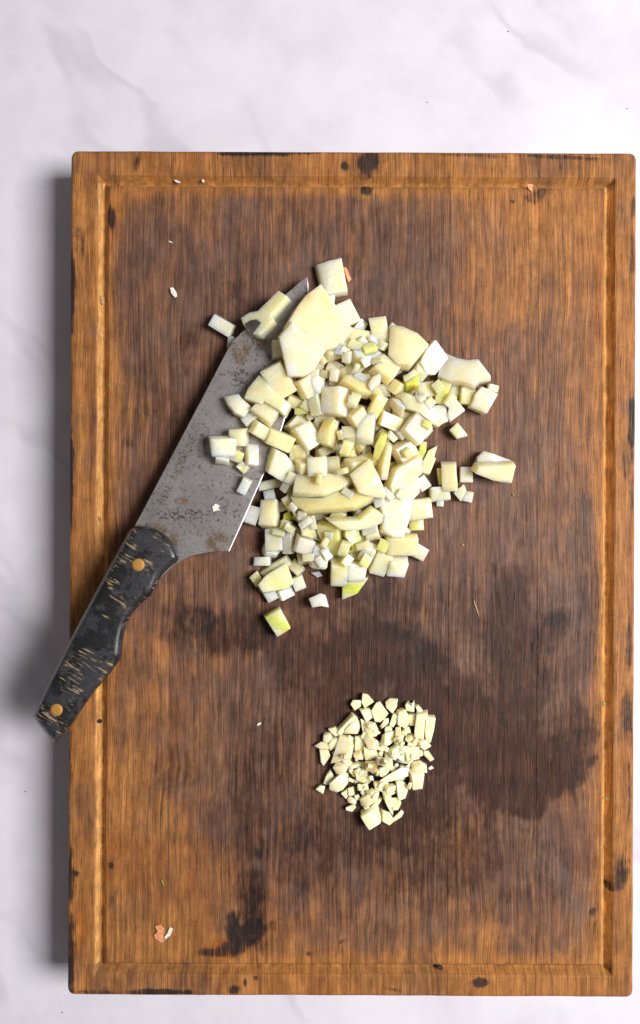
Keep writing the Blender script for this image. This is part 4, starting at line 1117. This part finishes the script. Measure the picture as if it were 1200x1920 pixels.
# the buried bed of the heap: dice nobody sees except through the gaps
HEAP = [(530, 660), (560, 600), (640, 620), (700, 630), (790, 690), (850, 740), (800, 800), (770, 900), (765, 980), (740, 1040), (650, 1060), (570, 1050), (520, 1000), (535, 900), (545, 830), (565, 760)]
hc = Vector((650, 850))
def in_poly(x, y, poly):
    ins = False
    for i in range(len(poly)):
        x1, y1 = poly[i - 1]; x2, y2 = poly[i]
        if (y1 > y) != (y2 > y) and x < (x2 - x1) * (y - y1) / (y2 - y1) + x1: ins = not ins
    return ins
rb = random.Random(31)
bed = 0; bedrec = []
for layer, (shrink, step) in enumerate(((0.93, 38), (0.62, 46))):
    hp = [(hc.x + (x - hc.x) * shrink, hc.y + (y - hc.y) * shrink) for x, y in HEAP]
    yv = 580 + layer * 17
    while yv < 1080:
        xv = 500 + rb.uniform(0, step) + layer * 13
        while xv < 880:
            x, y = xv + rb.uniform(-6, 6), yv + rb.uniform(-6, 6)
            if in_poly(x, y, hp):
                a = rb.uniform(0, 3.14); w, l = rb.uniform(12, 16), rb.uniform(13, 20)
                q = [(x + dx * l * math.cos(a) - dy * w * math.sin(a), y + dx * l * math.sin(a) + dy * w * math.cos(a)) for dx, dy in ((-1, -1), (1, -.85), (.9, 1), (-1, .9))]
                o, c, z0, size = make_piece('onion_piece', MAT_ONION, q, rb.uniform(19, 25), jitter(PAL[rb.choice('yyccg')], rb), taper=.4, seed=900 + bed, percentile=70)
                bedrec.append([None, o, c, size, 'y', None, q, raster(q), float(hm[raster(q)].mean())])
                bed += 1
            xv += step
        yv += step

for i, row in enumerate(ONION):
    onion(row, 300 + i)

chips = 0
rc_ = random.Random(77)
while chips < 60:
    x, y = rc_.uniform(520, 860), rc_.uniform(600, 1060)
    hp = [(hc.x + (a - hc.x) * 1.0, hc.y + (b - hc.y) * 1.0) for a, b in HEAP]
    gx, gy = int((x - HM0x) / HMS), int((y - HM0y) / HMS)
    if not in_poly(x, y, hp) or hm[gy, gx] > 50: continue
    a = rc_.uniform(0, 3.14); w, l = rc_.uniform(5, 10), rc_.uniform(8, 14)
    q = [(x + dx * l * math.cos(a) - dy * w * math.sin(a), y + dx * l * math.sin(a) + dy * w * math.cos(a)) for dx, dy in ((-1, -1), (1, -.85), (.9, 1), (-1, .9))]
    colr = rc_.choice('wwwwyyycccccccg')
    o, c, z0, size = make_piece('onion_piece', MAT_ONION, q, rc_.uniform(8, 16), jitter(PAL[colr], rc_), green=.4 if colr == 'g' else 0, taper=.4, seed=1500 + chips, percentile=70, steep=1.3)
    placed.append([f'chip{chips}', o, c, size, colr, None, q])
    chips += 1

SIZES = ((26, 'tiny'), (36, 'small'), (48, 'medium'), (999, 'large'))
CNAME = {'w': 'whitish', 'y': 'yellowish', 't': 'glassy', 'b': 'tan', 'c': 'cream', 'g': 'greenish'}
def shape_word(poly):
    arr = np.array(poly); w_, _ = np.linalg.eigh(np.cov(arr.T)); r = math.sqrt(max(w_[1], 1e-6) / max(w_[0], 1e-6))
    if r > 2.1: return 'strip'
    if r > 1.5: return 'oblong'
    return {3: 'triangle', 4: 'dice'}.get(len(poly), 'chunk')
def direction(d):
    a = math.degrees(math.atan2(-d.y, d.x)) % 360
    return ['right of', 'above and right of', 'above', 'above and left of', 'left of', 'below and left of', 'below', 'below and right of'][int(((a + 22.5) % 360) // 45)]
used = set(p[5] for p in placed if p[5])
def describe(items, refs, noun, pre=''):
    byk = {p[0]: p for p in items}
    for p in items:
        if p[5]: continue
        c = p[2]
        near = sorted((k for k in refs if k != p[0]), key=lambda k: (byk[k][2] - c).length)
        sz = next(n for lim, n in SIZES_[noun] if p[3] < lim)
        for k in near:
            d = c - byk[k][2]
            dist = 'touching and' if d.length < (38 if noun == 'onion' else 14) else 'just' if d.length < (75 if noun == 'onion' else 28) else 'farther'
            lab = f'{sz} {pre}{CNAME[p[4]]} {noun} {shape_word(p[6])} {dist} {direction(d)} {refs[k]}'.replace('touching and ', 'close ')
            if lab not in used: break
        used.add(lab); p[5] = lab
SIZES_ = {'onion': SIZES, 'garlic': ((12, 'tiny'), (17, 'small'), (24, 'medium'), (999, 'large'))}
describe(placed, REFS, 'onion')
for p in placed: tag(p[1], p[5], 'onion piece', 'chopped onion pieces')
byref = [p for p in placed if p[0] in REFS]
for p in bedrec:
    open_ = (hm[p[7]] <= p[8] + 7).mean()
    if open_ > .22: p[5] = None
    else: p[5] = 'onion dice buried deep in the heap, glimpsed only through gaps between the upper pieces'
describe(byref + bedrec, REFS, 'onion', 'half-buried ')
for p in bedrec: tag(p[1], p[5], 'onion piece', 'buried onion dice in the heap')

# skin still on the topmost block
sk = P('A', 1085,165, 1110,170, 1155,250, 1130,275, 1100,215)
o, c, z0, size = make_piece('onion_skin_flake', MAT_SKIN, sk, 3, (1, 1, 1), seed=5, bend=.6)
tag(o, 'thin orange onion skin flake against the right side of the topmost onion block', 'onion skin')

# ------------------------------------------------------------------ garlic
GB = (0.93, 0.845, 0.61)
gpl = []; gbed = []
hm[PYs > 1260] = 0
for i in range(34):      # crumbs under and between
    a = rb.uniform(0, 6.28); r_ = rb.uniform(0, 62)
    x, y = 706 + r_ * math.cos(a) * 1.1, 1420 + r_ * math.sin(a)
    w, l = rb.uniform(3, 7), rb.uniform(4, 10); a = rb.uniform(0, 3)
    q = [(x + dx * l * math.cos(a) - dy * w * math.sin(a), y + dx * l * math.sin(a) + dy * w * math.cos(a)) for dx, dy in ((-1, -.8), (1, -1), (.7, 1), (-1, .9))]
    o, c, z0, size = make_piece('garlic_piece', MAT_GARLIC, q, rb.uniform(7, 10), jitter(GB, rb), taper=.5, seed=700 + i, rad=1.2)
    gbed.append([None, o, c, size, 'c', None, q, raster(q), float(hm[raster(q)].mean()) if raster(q).any() else 0.0])
for i, (key_, poly, T, opt, lab) in enumerate(GARLIC):
    opt = dict(opt); colr = opt.pop('c', 'c')
    rg = random.Random(500 + i)
    base = jitter(GB if colr == 'c' else (0.60, 0.50, 0.26), rg, .05)
    o, c, z0, size = make_piece('garlic_piece', MAT_GARLIC, poly, T * 1.15, base, taper=0.7, seed=500 + i, rad=0.9, grow=1.0, steep=1.5, **opt)
    gpl.append([key_, o, c, size, 'c', lab, poly])
for i in range(34):
    a = rb.uniform(0, 6.28); r_ = 70 * math.sqrt(rb.random())
    x, y = 706 + r_ * math.cos(a) * 1.15, 1422 + r_ * math.sin(a) * 1.2
    w, l = rb.uniform(1.8, 4.0), rb.uniform(4, 8.5); a = rb.uniform(0, 3)
    q = [(x + dx * l * math.cos(a) - dy * w * math.sin(a), y + dx * l * math.sin(a) + dy * w * math.cos(a)) for dx, dy in ((-1, -.8), (1, -1), (.7, 1), (-1, .9))]
    o, c, z0, size = make_piece('garlic_piece', MAT_GARLIC, q, rb.uniform(4, 8), jitter(GB, rb), taper=.5, seed=1700 + i, rad=.8, percentile=65, steep=1.2)
    gpl.append([f'bit{i}', o, c, size, 'c', None, q])
CNAME['c'] = 'cream'
used |= set(p[5] for p in gpl if p[5])
describe(gpl, GREFS, 'garlic')
for p in gpl: tag(p[1], p[5], 'garlic piece', 'minced garlic pieces')
for p in gbed:
    if not p[7].any() or (hm[p[7]] <= p[8] + 3).mean() > .22: p[5] = None
    else: p[5] = 'garlic crumb buried under the upper bits of the minced pile'
describe([p for p in gpl if p[0] in GREFS] + gbed, GREFS, 'garlic', 'half-hidden ')
for p in gbed: tag(p[1], p[5], 'garlic piece', 'half-hidden garlic crumbs')

# ------------------------------------------------------------------ stray scraps
def flake(name, mat, pts, T, label, cat, zb=0.0, bend=0.3, seed=1, world_z=None):
    cx = sum(p[0] for p in pts) / len(pts); cy = sum(p[1] for p in pts) / len(pts)
    rl = rounded([(p[0] - cx, -(p[1] - cy)) for p in pts], 1.0)
    bm = bmesh.new()
    L = max(max(abs(p.x) for p in rl), max(abs(p.y) for p in rl))
    up, lo = [], []
    for p in rl:
        z = bend * (p.x / L) ** 2 * L * .6
        up.append(bm.verts.new((p.x * .9 * M, p.y * .9 * M, (z + T) * M))); lo.append(bm.verts.new((p.x * M, p.y * M, z * M)))
    cu_, cl_ = bm.verts.new((0, 0, (T + T * .3) * M)), bm.verts.new((0, 0, 0))
    m = len(rl)
    for i in range(m):
        j = (i + 1) % m
        bm.faces.new((lo[i], lo[j], up[j], up[i])); bm.faces.new((up[i], up[j], cu_)); bm.faces.new((lo[j], lo[i], cl_))
    bmesh.ops.recalc_face_normals(bm, faces=bm.faces)
    me = bpy.data.meshes.new(name); bm.to_mesh(me); bm.free()
    o = link(name, me, mat)
    z = zb if world_z is None else world_z
    o.location = W(cx, cy, z)
    tag(o, label, cat)
    return o
def box(x, y, l, w, ang):
    a = math.radians(ang)
    return [(x + u * math.cos(a) - v * math.sin(a), y + u * math.sin(a) + v * math.cos(a)) for u, v in ((-l, -w * .4), (-l * .3, -w), (l * .8, -w * .7), (l, w * .3), (l * .2, w), (-l * .7, w * .8))]
ZB = 0.0003
flake('onion_scrap', MAT_PALE, [(319, 540), (325, 539), (331, 548), (333, 556), (328, 559), (321, 551)], 4, 'small white onion scrap alone on the board, upper left', 'onion scrap', ZB)
flake('onion_skin_flake', MAT_SKIN, [(291, 1736), (301, 1733), (308, 1742), (306, 1756), (309, 1764), (303, 1768), (291, 1760), (288, 1752), (296, 1746)], 1.6, 'peach coloured onion skin flake near the lower left of the board', 'onion skin', ZB)
flake('onion_skin_flake', MAT_PALE, [(318, 1738), (325, 1741), (320, 1753), (310, 1762), (308, 1756), (314, 1749)], 1.5, 'pale papery flake right of the peach skin flake', 'onion skin', ZB)
flake('onion_skin_flake', MAT_SKIN, [(986, 345), (1000, 346), (999, 352), (996, 361), (991, 356)], 1.5, 'small orange skin flake by the groove at the upper right', 'onion skin', ZB)
flake('onion_scrap', MAT_PALE, box(333, 341, 7, 2.2, 20), 2, 'curled white scrap in the top groove', 'onion scrap', -0.0018)
flake('onion_scrap', MAT_PALE, box(381, 340, 3.5, 2.6, 70), 3, 'round white crumb in the top groove', 'onion scrap', -0.0018)
flake('onion_scrap', MAT_PALE, box(320, 454, 5, 1.3, 25), 1.2, 'tiny thread-like pale scrap at the upper left of the board', 'onion scrap', ZB)
flake('onion_scrap', MAT_TAN, box(192, 563, 9, 4, 85), 2, 'tan scrap lodged in the left groove', 'onion scrap', -0.0016)
flake('onion_scrap', MAT_PALE, box(486, 1357, 5, 2.6, -30), 2.2, 'small white crumb left of the garlic pile', 'onion scrap', ZB)
flake('onion_scrap', MAT_PALE, [(398, 950), (404, 944), (412, 948), (409, 953), (414, 958), (406, 957), (400, 960)], 1.5, 'ragged white scrap stuck to the blade near the heel', 'onion scrap', kz(405, 953) + THK + 0.0001)
flake('garlic_scrap', MAT_PALE, [(802, 1440), (809, 1435), (814, 1440), (806, 1444)], 1.0, 'flat greyish garlic scrap on the board right of the garlic pile', 'garlic scrap', ZB)
flake('herb_fleck', MAT_HERB, box(206, 722, 4, 2.4, -40), 1.6, 'green fleck at the left of the board, level with the onion heap', 'herb fleck', ZB)
flake('herb_fleck', MAT_HERB, box(187, 972, 5, 2, 60), 1.6, 'green fleck in the left groove above the knife handle', 'herb fleck', -0.0014)
flake('herb_fleck', MAT_HERB, box(305, 1655, 7, 1.6, 68), 1.4, 'thin curled yellow-green fleck above the peach skin flake', 'herb fleck', ZB)
flake('herb_fleck', MAT_HERB, box(1132, 1320, 5, 3, 80), 2, 'green fleck in the right groove, level with the garlic', 'herb fleck', -0.0012)
flake('herb_fleck', MAT_HERB, box(1137, 1497, 4, 2, 10), 1.6, 'green fleck low in the right groove', 'herb fleck', -0.0012)
flake('herb_fleck', MAT_HERB, box(962, 928, 3.5, 1.6, 70), 1.4, 'tiny brown-green fleck below the farthest right onion strip', 'herb fleck', ZB)
flake('onion_scrap', MAT_TAN, box(868, 1022, 4, 1.4, 35), 1.2, 'tiny tan scrap on bare wood right of the heap', 'onion scrap', ZB)
flake('onion_scrap', MAT_TAN, box(893, 1140, 20, 1.0, 72), 0.9, 'fine pale fibre on the wood right of the striped onion cube', 'onion scrap', ZB)
flake('dark_crumb', MAT_CRUMB, box(188, 1352, 4.5, 4, 0), 4, 'black crumb in the left groove below the knife handle', 'crumb', -0.0016)
flake('dark_crumb', MAT_CRUMB, box(825, 1813, 5.5, 4.5, 0), 4, 'black crumb in the bottom groove', 'crumb', -0.0018)
ZC = -T_BOARD + 0.0001
for x, y, s, lab in ((953, 59, 2.2, 'dark speck on the marble at the upper right'), (801, 192, 1.8, 'dark speck on the marble above the top edge of the board'), (48, 1484, 2.2, 'dark speck on the marble left of the board'), (1176, 204, 1.8, 'dark speck on the marble close to the right border'), (117, 1898, 2, 'dark speck on the marble below the lower left corner')):
    o = flake('counter_speck', MAT_CRUMB, box(x, y, s * .62, s * .5, 20), 1.0, lab, 'speck', ZC)
